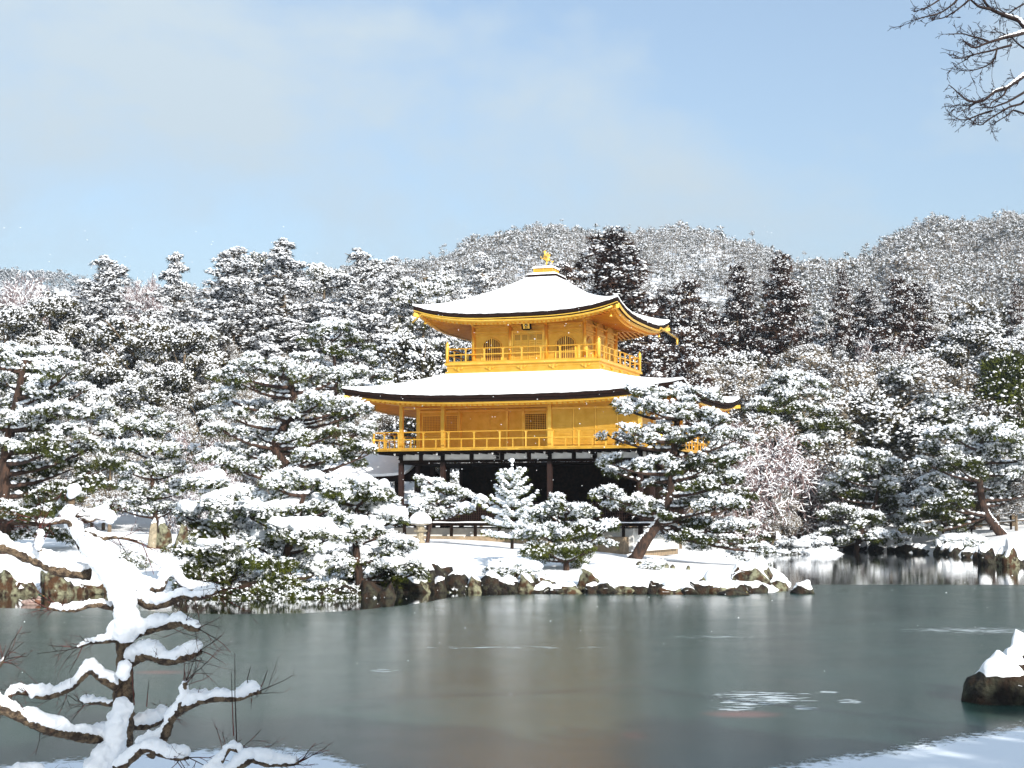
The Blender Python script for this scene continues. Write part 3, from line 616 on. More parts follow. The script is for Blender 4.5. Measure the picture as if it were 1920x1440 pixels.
def bare_tree(H, Rm, seed, r0=.13, levels=5, spread=.62, dens=3, snow=1.):
    rg = np.random.default_rng(seed); A_, B_, R0, R1 = [], [], [], []
    def grow(p, d, L_, r, lv):
        n = 3
        for i in range(n):
            q = p+d*L_/n; A_.append(p); B_.append(q); R0.append(r*(1-.2*i/n)); R1.append(r*(1-.2*(i+1)/n)); p = q
            d = d+rg.normal(0, .13, 3)+np.array([0, 0, .02]); d /= np.linalg.norm(d)
            if lv < levels and (i == n-1 or lv > 0 or rg.random() < .5):
                for _ in range(dens if i == n-1 else 1):
                    e = rg.normal(0, 1, 3); e -= d*(e@d); e /= np.linalg.norm(e); nd_ = d*(1-spread)+e*spread*rg.uniform(.7, 1.3); nd_[2] += .06; nd_ /= np.linalg.norm(nd_)
                    grow(p, nd_, L_*rg.uniform(.58, .80), max(r*.6, .011), lv+1)
    for k in range(3):
        a = k*2.1+rg.uniform(0, 1); d = np.array([math.cos(a)*.35, math.sin(a)*.35, 1.]); grow(np.array([0, 0, -.1]), d/np.linalg.norm(d), H*.36, r0, 0)
    A_, B_, R0, R1 = map(np.array, (A_, B_, R0, R1)); mx_ = max(B_[:, 2].max(), .1); f = H/mx_; hr = np.abs(B_[:, :2]).max(); fx = Rm/hr
    sc = np.array([fx, fx, f]); A_ = A_*sc; B_ = B_*sc
    thick = R0 > .03
    w_ = MB(); w_.segs(A_[thick], B_[thick], R0[thick], R1[thick], 5)
    t_ = MB(); t_.segs(A_[~thick], B_[~thick], R0[~thick], R1[~thick], 3)
    s_ = MB(); d = B_-A_; hor = np.hypot(d[:, 0], d[:, 1])/np.linalg.norm(d, axis=1); k = (rg.random(len(A_)) < .42*snow) & (hor > .3)
    up = np.array([0, 0, 1.])*R0[k][:, None]*.9; s_.segs(A_[k]+up, B_[k]+up, R0[k]*1.05+.004, R1[k]*1.05+.004, 4)
    return w_, t_, s_
LIB = {}
for key, args in dict(cypress1=('cypress', 11.5, 2.6, 51), cypress2=('cypress', 12.5, 2.3, 52), cypress3=('cypress', 10.5, 2.9, 53),
                      cedar1=('cedar', 12, 2.3, 54), cedar2=('cedar', 13, 2.0, 55), cedar3=('cedar', 10.5, 2.4, 56),
                      pine1=('pine', 8.5, 2.9, 57), pine2=('pine', 7.2, 2.5, 58), pine3=('pine', 9.5, 2.6, 59),
                      leaf1=('broadleaf', 7.5, 2.7, 60), leaf2=('broadleaf', 6.4, 2.5, 61), leaf3=('broadleaf', 8.6, 2.4, 62), dark1=('dark', 8.5, 2.3, 63), frost1=('broadleaf', 7.2, 2.8, 64, True), frost2=('broadleaf', 6.0, 2.6, 65, True), frost3=('broadleaf', 8.4, 2.5, 66, True)).items():
    tr_, s_, g_ = bg_tree(*args)
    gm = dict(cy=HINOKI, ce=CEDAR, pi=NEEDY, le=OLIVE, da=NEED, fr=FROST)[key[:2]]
    LIB[key] = (dict(cy='cypress_tree', ce='cedar_tree', pi='pine_tree', le='evergreen_tree', da='evergreen_tree', fr='broadleaf_tree')[key[:2]], [('trunk', tr_.mesh('trunk', BARKG)), ('foliage', g_.mesh('foliage', gm)), ('snow_load', s_.mesh('snow_load', SNOWW, True))], args[1])
for key, (H_, R_, sd_) in dict(bare1=(6.5, 3.2, 70), bare2=(5.5, 3.6, 71), bare3=(7.5, 2.8, 72)).items():
    w_, t_, s_ = bare_tree(H_, R_, sd_)
    LIB[key] = ('bare_tree', [('trunk', w_.mesh('trunk', BARKG)), ('twigs', t_.mesh('twigs', TWIG)), ('snow_load', s_.mesh('snow_load', SNOWW))], H_)
brg = np.random.default_rng(99)
def put(key, x, y, s, label, group=None, sz=None, leafmat=None):
    name, parts, H_ = LIB[key]; g = gz1(x, y)
    e = empty(name, (x, y, g-.1), brg.uniform(0, 6.28), label=label, cat='tree', group=group); e.scale = (s, s, sz or s)
    for pn, me in parts:
        o = link_mesh(pn, me, e)
        if leafmat and pn == 'foliage': o.material_slots[0].link = 'OBJECT'; o.material_slots[0].material = leafmat
    return e
def put_px(key, u, vtop, Y, label, group=None, wid=1., leafmat=None):
    p = P(u, vtop, Y); g = gz1(p[0], Y); H_ = LIB[key][2]; sz = (p[2]-g)/H_
    return put(key, p[0], Y, sz*wid, label, group, sz, leafmat)
SK = 'skyline trees behind the garden'
for (key, u, vt, Y, wd, lab) in (
    ('cypress1', 190, 474, 132, 1.45, 'wide feathery snow-dusted conifer on the left skyline with pale branches round its trunk'),
    ('cypress2', 325, 470, 130, 1.15, 'narrow pointed conifer on the left skyline standing alone in a dip of the treetops'),
    ('cypress3', 438, 460, 128, 1.4, 'broad conifer with visible straight trunk on the left skyline, next to the tallest one'),
    ('cypress2', 538, 444, 130, 1.45, 'tallest snow-dusted conifer on the left skyline'),
    ('pine3', 490, 470, 134, .9, 'slim conifer squeezed behind the two tall ones on the left skyline'),
    ('cypress1', 668, 460, 128, 1.3, 'snow-dusted conifer with long bare trunk on the skyline left of the golden roof'),
    ('pine3', 612, 484, 134, 1.0, 'bushy pine crown on the skyline just right of the tallest conifer'),
    ('cypress3', 735, 478, 134, .9, 'conifer on the skyline above the left tip of the upper golden roof'),
    ('pine1', 795, 500, 128, .9, 'round snowy pine crown between the skyline conifers and the upper roof'),
    ('cypress2', 842, 488, 138, .9, 'slender conifer behind the left slope of the upper roof'),
    ('cypress3', 905, 470, 150, .8, 'conifer on the rising wooded slope left of the roof finial'),
    ('cedar3', 1060, 476, 110, .85, 'dark half hidden cedar directly behind the phoenix finial'),
    ('cedar1', 1145, 424, 112, 1.45, 'tallest dark cedar rising behind the right slope of the upper roof'),
    ('cedar2', 1118, 470, 116, .9, 'dark cedar tucked against the left side of the tallest cedar'),
    ('cedar3', 1180, 500, 114, 1.0, 'lower dark cedar in front of the tallest cedar, by the roof corner'),
    ('cedar3', 1290, 512, 122, 1.0, 'snowy cedar right of the upper roof corner, with silvery branch tiers'),
    ('cedar2', 1240, 540, 124, 1.0, 'short snowy cedar between the roof corner and the silvery tiered cedar'),
    ('cedar1', 1380, 488, 128, 1.05, 'brown cedar with pale lower trunk showing, right of the golden pavilion'),
    ('cedar2', 1480, 468, 127, 1.25, 'tall full brown cedar, highest of the row right of the pavilion'),
    ('cedar2', 1450, 500, 131, 1.0, 'cedar half hidden behind the left side of the highest brown cedar'),
    ('cedar2', 1573, 498, 130, .75, 'thin brown cedar spire between the highest cedar and the broad clump'),
    ('cedar3', 1620, 530, 133, 1.1, 'low brown cedar in the dip beside the thin spire'),
    ('cedar1', 1675, 512, 127, 1.1, 'cedar with bare trunk forming the left half of the broad brown clump'),
    ('cedar3', 1712, 520, 129, 1.2, 'cedar forming the right half of the broad brown clump'),
    ('cedar2', 1905, 522, 132, .8, 'thin dark cedar at the far right against the shaded hillside'),
    ('leaf3', 1800, 566, 124, 1.2, 'tall rounded tan-tinted evergreen crown right of the broad brown cedar clump'),
    ('leaf3', 15, 535, 122, 1.0, 'dark green snow-speckled tree at the left picture edge below the skyline'),
    ('leaf3', 95, 510, 126, .9, 'dark olive bushy treetop on the left skyline, second from the picture edge'),
    ('leaf1', 265, 560, 120, 1.0, 'olive green snow-speckled tree below the dip in the left skyline'),
    ('leaf3', 345, 570, 119, .9, 'dark tree standing below the narrow pointed conifer'),
    ('dark1', 1893, 665, 114, 1.0, 'dark green orange-tinged evergreen at the right edge with hardly any snow'),
    ('cedar3', 1235, 630, 100, 1.1, 'dark shaded tree right behind the side balcony rail of the pavilion'),
    ('cedar3', 1185, 600, 104, 1.1, 'dark shaded tree under the right end of the upper roof'),
    ('leaf3', 785, 575, 100, .9, 'dark tree under the left tip of the upper roof'),
    ('cedar3', 1290, 600, 106, 1.0, 'dark snowy cedar low behind the lower roof, right side'),
    ('bare1', 55, 500, 150, 1.3, 'pale frosted leafless tree on the left skyline near the picture edge'),
    ('bare3', 265, 505, 150, 1.0, 'brownish leafless treetop in the dip of the left skyline'),
    ('bare2', 1420, 800, 112, 1.35, 'pinkish leafless tree with dark trunk between the leaning pine and the brown stump'),
    ('bare1', 1510, 790, 114, 1.25, 'leafless tree with forked sunlit trunk behind the clipped shrub pair'),
    ('bare3', 1470, 845, 118, 1.0, 'thin leafless tree behind the rail fence near the brown stump'),
    ('bare2', 1690, 780, 118, 1.5, 'wide pinkish leafless tree below the dark-trunked flat-crowned pine'),
    ('bare1', 1620, 770, 120, 1.2, 'pinkish leafless tree between the broad pine and the flat-crowned pine'),
    ('bare2', 1380, 735, 110, 1.2, 'pinkish leafless tree just below the back corner of the lower roof'),
    ('bare1', 370, 790, 92, .9, 'pale leafless tree beside the left edge of the big wide pine'),
    ('bare2', 345, 855, 86, .8, 'low brownish leafless tree left of the big wide pine'),
    ('bare1', 1640, 620, 126, 1.0, 'reddish leafless tree in front of the thin cedar spire'),
    ('leaf3', 1345, 625, 121, 1.0, 'rounded snow-speckled evergreen just right of the upper roof corner, below the silvery cedar'),
    ('frost3', 1300, 655, 117, 1.0, 'frosty round crown touching the back corner of the lower roof'),
    ('frost1', 1400, 668, 117, 1.1, 'frosty crown below the brown cedar with pale lower trunk'),
    ('leaf1', 1440, 630, 122, 1.1, 'dark-centred snowy evergreen at the foot of the highest brown cedar, left side'),
    ('frost3', 1500, 625, 121, 1.1, 'frosty tan crown at the foot of the highest brown cedar, right side'),
    ('frost1', 1560, 655, 118, 1.15, 'wide frosty tan crown above the broad pine behind the leaning pine'),
    ('leaf2', 1610, 690, 116, 1.2, 'tan-green snowy evergreen above the wide pinkish leafless tree'),
    ('frost3', 1665, 640, 121, 1.0, 'frosty crown right under the bare trunk of the broad brown clump'),
    ('pine1', 1700, 680, 117, 1.1, 'snowy pine crown above the flat-crowned dark-trunked pine, left side'),
    ('frost1', 1745, 650, 120, 1.1, 'frosty crown between the broad brown clump and the tan-tinted evergreen'),
    ('frost2', 1790, 670, 117, 1.2, 'frosty crown below the tall rounded tan-tinted evergreen'),
    ('leaf1', 1850, 600, 122, 1.2, 'big snowy tan evergreen right of the tall rounded tan-tinted evergreen'),
    ('frost3', 1925, 600, 122, 1.1, 'frosty crown cut by the right picture edge above the dark green evergreen'),
    ('frost2', 1470, 700, 114, 1.1, 'low frosty crown just above the broad pine behind the leaning pine'),
    ('pine2', 1830, 720, 115, 1.2, 'snowy pine crown just left of the dark green evergreen at the right edge'),
    ('bare3', 1700, 640, 122, 1.0, 'grey leafless tree below the broad brown cedar clump'),
    ):
    put_px(key, u, vt, Y, lab, SK if vt < 520 and key[:4] != 'bare' else None, wd)
# the ordinary trees that fill the wood, band by band
bands = [(94, 3.2, .78, ('pine2', 'frost2', 'frost1', 'frost2')), (101, 3.2, .85, ('frost1', 'pine1', 'frost2', 'frost3', 'bare1')), (108, 3.3, .88, ('frost1', 'pine1', 'leaf3', 'frost3', 'frost2')),
         (115, 3.5, .92, ('leaf1', 'frost3', 'frost1', 'leaf2', 'bare3', 'pine1')), (121, 3.7, .95, ('frost3', 'leaf1', 'pine3', 'leaf2')), (127, 4.0, .98, ('pine3', 'leaf3', 'cypress3', 'frost3', 'leaf1')), (135, 4.2, 1.0, ('pine3', 'cypress1', 'leaf3', 'cypress3', 'cedar3'))]
kn = {'fr': 'frosty white-crowned tree', 'pi': 'snowy pine', 'le': 'snow-covered broadleaf evergreen', 'ba': 'frosted leafless tree', 'cy': 'snow-dusted cypress', 'ce': 'snowy brown cedar'}
for bi, (Y, stp, sc0, kinds) in enumerate(bands):
    x = -.335*Y
    while x < .335*Y:
        yy = Y+brg.uniform(-2.6, 2.6); xx = x+brg.uniform(-.9, .9); u = 960+FPX*xx/yy; key = kinds[brg.integers(0, len(kinds))]; s = sc0*brg.uniform(.85, 1.15); x += stp
        if u > 1300 and Y < 112 and bi < 2: continue                      # open pond and far garden
        if u > 1330 and bi == 2: s *= .8
        if bool(inside(np.array([xx]), np.array([yy]), pond)[0]): continue
        if 560 < u < 1330 and bi == 0: continue
        side = 'left of the pavilion' if u < 640 else ('behind the pavilion roofs' if u < 1300 else 'right of the pavilion')
        depth = ('in the front row of the wood', 'in the second row of the wood', 'in the middle of the wood', 'in the middle of the wood', 'high in the wood', 'high in the wood', 'at the top of the wood')[bi]
        lab = '%s %s, %s' % (kn[key[:2]], depth, side)
        s *= (1, 1, 1, .95, .85, .68, .55)[bi] if (u < 820 or u > 1230) else .8
        rt = u > 1300
        put(key, xx, yy, s, lab, lab.replace(',', '')+' group', s*brg.uniform(.92, 1.1), leafmat=None)

# unseen evergreens added beside and behind the viewpoint to shade foreground snow and rock
put('leaf1', 13.5, -2.0, 1.55, 'tall unseen evergreen added on the near bank to shade the right foreground rock')
put('leaf3', 7.6, -3.5, 1.45, 'unseen near-bank evergreen added to shade the snow tongue on the left foreground ice')
put('leaf1', 18.5, 1.2, 1.5, 'unseen near-bank evergreen added at the far right to shade the snow wedge on the ice')
put('leaf2', 10.5, -6.5, 1.9, 'unseen evergreen added on the near bank between the two taller shade trees')

# ------------------------------------------------------------------ far woods: a mass of treetops on the hills
def hill_forest(name, label, n, cond, seed, gm, hs=(4.5, 8), nc=16):
    rg = np.random.default_rng(seed); cen = []; sc = []; TA = []; TB = []
    us = rg.uniform(cond[0], cond[1], n); Ys = cond[2]+(cond[3]-cond[2])*rg.uniform(0, 1, n)**.7
    xs = (us-960)/FPX*Ys; zs = gz(xs, Ys); hh = rg.uniform(*hs, n)*np.where(rg.random(n) < .12, 1.35, 1)
    conif = rg.random(n) < .42
    for x, y, z, h, cf in zip(xs, Ys, zs, hh, conif):
        q = rg.uniform(0, 1, nc); a = rg.uniform(0, 6.28, nc)
        if cf: r = h*.24*(1-q)**.8*rg.uniform(.4, 1.1, nc); c = np.stack([x+r*np.cos(a), y+r*np.sin(a), z+h*(.15+.88*q)], -1); s = h*.115*(1.25-q*.7)
        else:
            r = h*.33*np.sqrt(q); c = np.stack([x+r*np.cos(a), y+r*np.sin(a), z+h*(.45+.42*np.sqrt(1-q*.9)*rg.uniform(.3, 1, nc))], -1); s = np.full(nc, h*.12)
        cen.append(c); sc.append(s*rg.uniform(.8, 1.25, nc)); TA.append((x, y, z-.3)); TB.append((x, y, z+h*.9))
    (sv, sf), (gv, gf) = place(T_HILL, np.concatenate(cen), np.concatenate(sc), rg)
    mb = MB().add(sv, sf, 1); mb.add(gv, gf, 0); mb.segs(TA, TB, .14, .03, 4, 0)
    tag(mb.build(name, [gm, SNOWW]), label, 'forest', kind='stuff')
HILLG = mat('hillside_foliage', (.085,.080,.062), .9, col2=(.18,.150,.120), scale=.09, spec=.1, lo=.42, hi=.58)  # grey-brown lightened to carry distant haze as well as frost
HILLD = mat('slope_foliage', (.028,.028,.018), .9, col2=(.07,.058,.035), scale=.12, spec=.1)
hill_forest('hill_forest', 'snow-dusted forest covering the middle hill behind the pavilion', 4600, (540, 1660, 165, 745), 201, HILLG, (4.5, 8.5), 9)
hill_forest('hill_forest', 'snow-dusted forest covering the higher hill on the right', 3600, (1380, 2030, 152, 585), 202, HILLG, (4.5, 8), 9)
hill_forest('hill_forest', 'hazy frosted forest on the low slope at the far left', 1500, (-80, 720, 160, 740), 203, HILLG, (4.5, 8), 9)
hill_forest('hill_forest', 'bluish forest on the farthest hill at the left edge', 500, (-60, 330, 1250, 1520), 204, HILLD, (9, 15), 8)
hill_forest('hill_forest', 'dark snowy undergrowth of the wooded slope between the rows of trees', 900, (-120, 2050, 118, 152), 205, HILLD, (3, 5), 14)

# ------------------------------------------------------------------ the golden pavilion
BX, BY, BYAW = 1.661, 78.463, R(18.989)
B = empty('pavilion', (BX, BY, 0), -BYAW, label='three-storey gold-leafed pavilion with two snow-covered roofs behind the frozen pond', cat='pavilion')
cb, sb = math.cos(BYAW), math.sin(BYAW)
def bl(u, v, ly):                                  # pixel -> local point on plane y=ly
    d = ray(u, v); t = (ly+BX*sb+BY*cb)/(d[0]*sb+d[1]*cb); p = d*t; return (p[0]-BX)*cb-(p[1]-BY)*sb, p[2]+CAMZ
def bls(u, v, lx):
    d = ray(u, v); t = (lx+BX*cb-BY*sb)/(d[0]*cb-d[1]*sb); p = d*t; return (p[0]-BX)*sb+(p[1]-BY)*cb, p[2]+CAMZ
class Roof:
    def __init__(s, ix, iy0, iy1, zi, ox, oy0, oy1, zo, lift, ex): s.i = (-ix, ix, iy0, iy1); s.o = (-ox, ox, oy0, oy1); s.zi, s.zo, s.lift, s.ex = zi, zo, lift, ex
    def pt(s, side, t, r, dz=0., off=0.):
        def corner(rect, k): return [(rect[0], rect[2]), (rect[1], rect[2]), (rect[1], rect[3]), (rect[0], rect[3])][k % 4]
        o = (s.o[0]-off, s.o[1]+off, s.o[2]-off, s.o[3]+off)
        i0, i1, o0, o1 = corner(s.i, side), corner(s.i, side+1), corner(o, side), corner(o, side+1)
        f = (t+1)/2; a = np.array(i0)*(1-f)+np.array(i1)*f; b = np.array(o0)*(1-f)+np.array(o1)*f; p = a*(1-r)+b*r
        g = 1-(1-min(r, 1))**s.ex if r < 1 else 1
        return (p[0], p[1], s.zi+(s.zo-s.zi)*g+s.lift*(abs(t)**3.2)*min(r, 1)**2.5+dz)
    def eave(s, side, t, off, dz):                # along the eave, offset outward, height dz from eave line
        p = s.pt(side, t, 1, dz, off); return p
    def sheet(s, mb, rs, m=0, flip=True, nt=33, wob=0.):   # rs: list of (r, off, dz)
        ts = np.sign(np.linspace(-1, 1, nt))*np.abs(np.linspace(-1, 1, nt))**.75
        for side in range(4):
            G = np.array([[s.pt(side, t, r, dz+(wob*(math.sin(t*31+side)*.5+math.sin(t*73+side*2)*.35+math.sin(t*157)*.25) if off >= .02 else 0), off) for t in ts] for (r, off, dz) in rs]); mb.grid(G, m, flip)
        return mb
def make_roof(rf, parent, snow_t, blk, wall, zin, gold_line=False, raf=.24):
    rs = [(r, 0, 0) for r in np.linspace(0, 1, 13)]
    mb = MB(); rf.sheet(mb, [(r, 0, snow_t*(.75+.25*min(1, 3*(1-r)))) for r in np.linspace(0, .96, 14)]+[(1, -.02, snow_t*.72), (1, .03, snow_t*.5), (1, .045, snow_t*.2), (1, .02, .0)], nt=121, wob=.014)
    mb.build('roof_snow', SNOW, parent, smooth=True)
    mb = MB(); rf.sheet(mb, rs+[(1, 0, -blk*.5), (1, -.05, -blk*.52), (1, -.07, -blk), (1, -.30, -blk*1.02)]); mb.build('roof_edge', BLACKW, parent)
    fz = -blk*1.02
    mb = MB(); rf.sheet(mb, [(1, -.12, fz), (1, -.14, fz-.09), (1, -.28, fz-.10), (1, -.30, fz-.17), (1, -.42, fz-.18)]); mb.build('eave_fascia', GOLD, parent)
    if gold_line:
        mb = MB(); rf.sheet(mb, [(1, -.04, -blk*.66), (1, .0, -blk*.66), (1, .0, -blk*.80), (1, -.04, -blk*.80)]); mb.build('gold_edge_strip', GOLDB, parent)
    # soffit: from the fascia inward and slightly up to the wall line
    mb = MB(); mr = MB(); ox, oy0, oy1 = rf.o[1], rf.o[2], rf.o[3]; wx, wy0, wy1 = wall
    def inner(side, t):
        c = [(-wx, wy0), (wx, wy0), (wx, wy1), (-wx, wy1)]; a, b = c[side], c[(side+1) % 4]; f = (t+1)/2; return (a[0]*(1-f)+b[0]*f, a[1]*(1-f)+b[1]*f, zin)
    for side in range(4):
        ts = np.linspace(-1, 1, 41); G = []
        for f in np.linspace(0, 1, 6):
            row = []
            for t in ts:
                p = np.array(rf.eave(side, t, -.34, fz-.10)); q = np.array(inner(side, t)); z = p*(1-f)+q*f; z[2] += .10*math.sin(f*math.pi)*0; row.append(z)
            G.append(row)
        mb.grid(np.array(G), 0, True)
        Ls = 2*ox if side in (0, 2) else oy1-oy0; n = int(Ls/raf)
        for i in range(1, n):
            t = -1+2*i/n; p = np.array(rf.eave(side, t, -.26, fz-.14)); al = 0 if side in (0, 2) else 1; lim = wx if al == 0 else None
            # straight rafters, cut at the hip
            if side in (0, 2):
                yw = wy0 if side == 0 else wy1; ov = abs(p[1]-yw); over = max(0, abs(p[0])-wx); f = 1-over/max(ov, .01)
                q = np.array([p[0], p[1]+(yw-p[1])*f, p[2]+(zin-.05-p[2])*f])
            else:
                xw = wx if side == 1 else -wx; ov = abs(p[0]-xw); over = max(0, p[1]-wy1, wy0-p[1]); f = 1-over/max(ov, .01)
                q = np.array([p[0]+(xw-p[0])*f, p[1], p[2]+(zin-.05-p[2])*f])
            if f > .08: mr.beam(p, q, .075, .09)
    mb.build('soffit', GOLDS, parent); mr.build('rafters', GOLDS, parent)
    mh = MB()
    for k, (sx_, sy_, side, t) in enumerate(((-1, 0, 0, -1), (1, 0, 0, 1), (1, 1, 2, -1), (-1, 1, 2, 1))):
        p = np.array(rf.eave(side, t, -.12, fz-.12)); q = np.array([sx_*wx, wy1 if sy_ else wy0, zin-.08]); mh.beam(q, p+(p-q)*.06, .15, .17)
    mh.build('hip_rafters', GOLDB, parent)
zb2 = 9.12
up = mid = low = B
RU = Roof(.42, -.42, .42, 13.98, 4.93, -4.93, 4.93, 11.66, .52, 1.30)
make_roof(RU, up, .13, .30, (2.75, -2.75, 2.75), 11.66, True, .22)
RL = Roof(3.72, -3.72, 3.72, 8.93, 8.1, -5.82, 6.73, 7.86, .46, 1.15)
make_roof(RL, mid, .15, .30, (5.85, -4.0, 4.0), 7.72, False, .26)
# roof finial
m = MB()
for h, z0, z1 in ((.72, 13.90, 14.02), (.60, 14.02, 14.10)): m.box(-h, h, -h, h, z0, z1)
f1 = m.build('finial_base', BLACKW, up)
MB().box(-.47, .47, -.47, .47, 14.14, 14.36).build('finial_box', GOLD, up)
m = MB()
for a in (-.47, 0, .47):
    for s_ in (-1, 1): m.box(a-.025, a+.025, s_*.475-.02, s_*.475+.02, 14.12, 14.37); m.box(s_*.475-.02, s_*.475+.02, a-.0249, a+.0249, 14.121, 14.369)
m.build('finial_frame', GOLDB, up)
def snow_pile(h, z0, t, parent, name='snow_load', sub=10):
    g = np.linspace(-1, 1, sub); G = np.array([[(x*h, y*h, z0+t*(1-.45*max(abs(x), abs(y))**4)) for x in g] for y in g]); m = MB().grid(G)
    e = []
    for a, b in (((-1,-1),(1,-1)), ((1,-1),(1,1)), ((1,1),(-1,1)), ((-1,1),(-1,-1))):
        m.grid(np.array([[((a[0]*(1-f)+b[0]*f)*h, (a[1]*(1-f)+b[1]*f)*h, z) for f in np.linspace(0, 1, 6)] for z in (z0, z0+t*.55)]))
    m.build(name, SNOW, parent, smooth=True)
snow_pile(.76, 14.02, .09, up); snow_pile(.62, 14.10, .06, up); snow_pile(.53, 14.36, .14, up)
# phoenix
ph = MB(); z0 = 14.46
def elli(mb, c, r, base=I3, rot=0):
    v, f = base; v = v*np.array(r); ca, sa = math.cos(rot), math.sin(rot); v = np.stack([v[:, 0]*ca-v[:, 2]*sa, v[:, 1], v[:, 0]*sa+v[:, 2]*ca], -1); mb.add(v+np.array(c), f)
for y in (-.05, .05):
    ph.tube([(.02, y, z0), (.015, y, z0+.16), (.045, y, z0+.32)], [.018, .015, .032], 7)
    for dx in (-.09, -.05, .05): ph.tube([(.02, y, z0+.012), (.02+dx, y+dx*.3, z0+.008)], [.014, .008], 5)
elli(ph, (.04, 0, z0+.40), (.17, .095, .10), rot=-.35)
ph.tube(smooth_path([(-.07, 0, z0+.44), (-.10, 0, z0+.54), (-.045, 0, z0+.63), (-.06, 0, z0+.72), (-.07, 0, z0+.76)], 12), np.linspace(.065, .032, 12), 8)
elli(ph, (-.085, 0, z0+.775), (.062, .042, .045)); ph.tube([(-.12, 0, z0+.775), (-.19, 0, z0+.745)], [.02, .003], 6)
for i in range(3): ph.tube([(-.06+.02*i, 0, z0+.80), (-.07+.05*i, 0, z0+.87)], [.012, .003], 5)
for s_ in (-1, 1):                                   # raised wings, fan of feathers
    for i in range(7):
        a = R(38+i*13); L_ = .36-.018*abs(i-2)*2; b0 = np.array([.00+.015*i, s_*(.07+.006*i), z0+.44]); d = np.array([math.cos(a)*.75+.12, s_*.42, math.sin(a)]); d /= np.linalg.norm(d)
        ph.tube([b0, b0+d*L_*.5+np.array([.02, 0, 0]), b0+d*L_], [.028, .026, .006], 6, flat=.35)
for i in range(5):                                   # drooping, then lifting tail plumes
    y = (i-2)*.045; ph.tube(smooth_path([(.17, y*.4, z0+.36), (.26, y, z0+.34-.02*i), (.34, y*1.4, z0+.20+.03*i), (.37, y*1.8, z0+.12+.05*i)], 8), [.03, .034, .034, .03, .03, .026, .02, .006], 6, flat=.4)
for s_ in (-1, 1): ph.tube(smooth_path([(-.1, s_*.05, z0+.42), (-.19, s_*.10, z0+.40), (-.24, s_*.13, z0+.50), (-.25, s_*.14, z0+.58)], 7), [.03, .034, .032, .03, .024, .016, .004], 6, flat=.4)
ph.build('phoenix_finial', GOLDB, up, smooth=True)

# upper storey walls
a = 2.75
MB().box(-a+.05, a-.05, -a+.05, a-.05, 9.50, 11.70).build('wall', GOLD, up)
cm = MB(); 
for i, x in enumerate((-a, -.90, .88, a)):
    for (px_, py_) in ((x, -a), (x, a)) + (((-a, x), (a, x)) if i in (1, 2) else ()):
        MB().cyl(px_, py_, 9.52, 11.50, .085, 12).build('column', GOLDB, up, smooth=True)
m = MB()
for s_ in (-1, 1):
    for (z_, h_, o_) in ((11.02, .07, .03), (11.28, .09, .06), (10.88, .04, .02)):
        m.box(-a, a, s_*a-o_*(s_ < 0)-.0*(s_), s_*a+o_*(s_ > 0), z_, z_+h_) if s_ > 0 else m.box(-a, a, -a-o_, -a+.06, z_, z_+h_)
        m.box(a-.06, a+o_+.002, -a, a, z_+.002, z_+h_-.002) if s_ > 0 else m.box(-a-o_-.002, -a+.06, -a, a, z_+.002, z_+h_-.002)
m.build('tie_beams', GOLD, up)
def bracket(mb, x, y, z, dx, dy, s=1.):
    mb.box(x-.09*s, x+.09*s, y-.09*s, y+.09*s, z, z+.10*s)
    lx_, ly_ = -dy, dx
    for k, (w_, o_) in enumerate(((.24, .0), (.34, .13))):
        zz = z+.11*s+k*.12*s; cx_, cy_ = x+dx*o_*s, y+dy*o_*s
        mb.beam((cx_-lx_*w_*s, cy_-ly_*w_*s, zz+.03), (cx_+lx_*w_*s, cy_+ly_*w_*s, zz+.03), .07*s, .06*s)
        for q in (-1, 0, 1): mb.beam((cx_+lx_*w_*q*s-.001, cy_+ly_*w_*q*s, zz+.05), (cx_+lx_*w_*q*s+.001, cy_+ly_*w_*q*s, zz+.115*s+.02), .10*s, .10*s)
    mb.beam((x, y, z+.16*s), (x+dx*.42*s, y+dy*.42*s, z+.18*s), .07*s, .07*s)
for i, x in enumerate((-a, -.90, .88, a)):
    for (px_, py_, dx, dy) in ((x, -a-.02, 0, -1), (a+.02, x, 1, 0), (-a-.02, x, -1, 0)):
        m = MB(); bracket(m, px_, py_, 11.36, dx, dy, .8); m.build('bracket', GOLDB, up)
def arched_window(cx_, z0_, w_, h_, axis, plane, sgn, parent):
    # bell-shaped window: dark backing, frame following the arch, vertical bars
    def M(u_, o_, z_): return (cx_+u_, plane+sgn*o_, z_) if axis == 'x' else (plane+sgn*o_, cx_+u_, z_)
    prof = []
    for t in np.linspace(0, 1, 15):
        an = math.pi*(1-t); x_ = math.cos(an)*w_/2; zz = z0_+h_*.56+h_*.42*math.sin(an)**.8+(.025*h_*(1-abs(x_)/(w_/2))**4); prof.append((x_, zz))
    prof = [(-w_/2*1.06, z0_)]+prof+[(w_/2*1.06, z0_)]
    mb = MB(); n = len(prof); v = [M(x_, .012, z_) for x_, z_ in prof]; mb.add(v, [list(range(n))]); win = mb.build('arched_window', BACKP, parent)
    fr_ = MB(); fr_.tube([M(x_, .03, z_) for x_, z_ in prof], .028, 6); fr_.build('frame', GOLD, win)
    bars = MB(); nb_ = 9
    for i in range(nb_):
        x_ = -w_/2+w_*(i+.5)/nb_; tt = x_/(w_/2); zt = z0_+h_*.56+h_*.42*max(0, 1-tt*tt)**.4; wd = .022 if i != nb_//2 else .05
        bars.beam(M(x_, .035, z0_), M(x_, .035, zt), wd, .03)
    for z_ in (z0_+h_*.30, z0_+h_*.62): bars.beam(M(-w_/2, .03, z_), M(w_/2, .03, z_), .02, .02)
    bars.build('bars', GOLDB, win)
pf = -a-.0
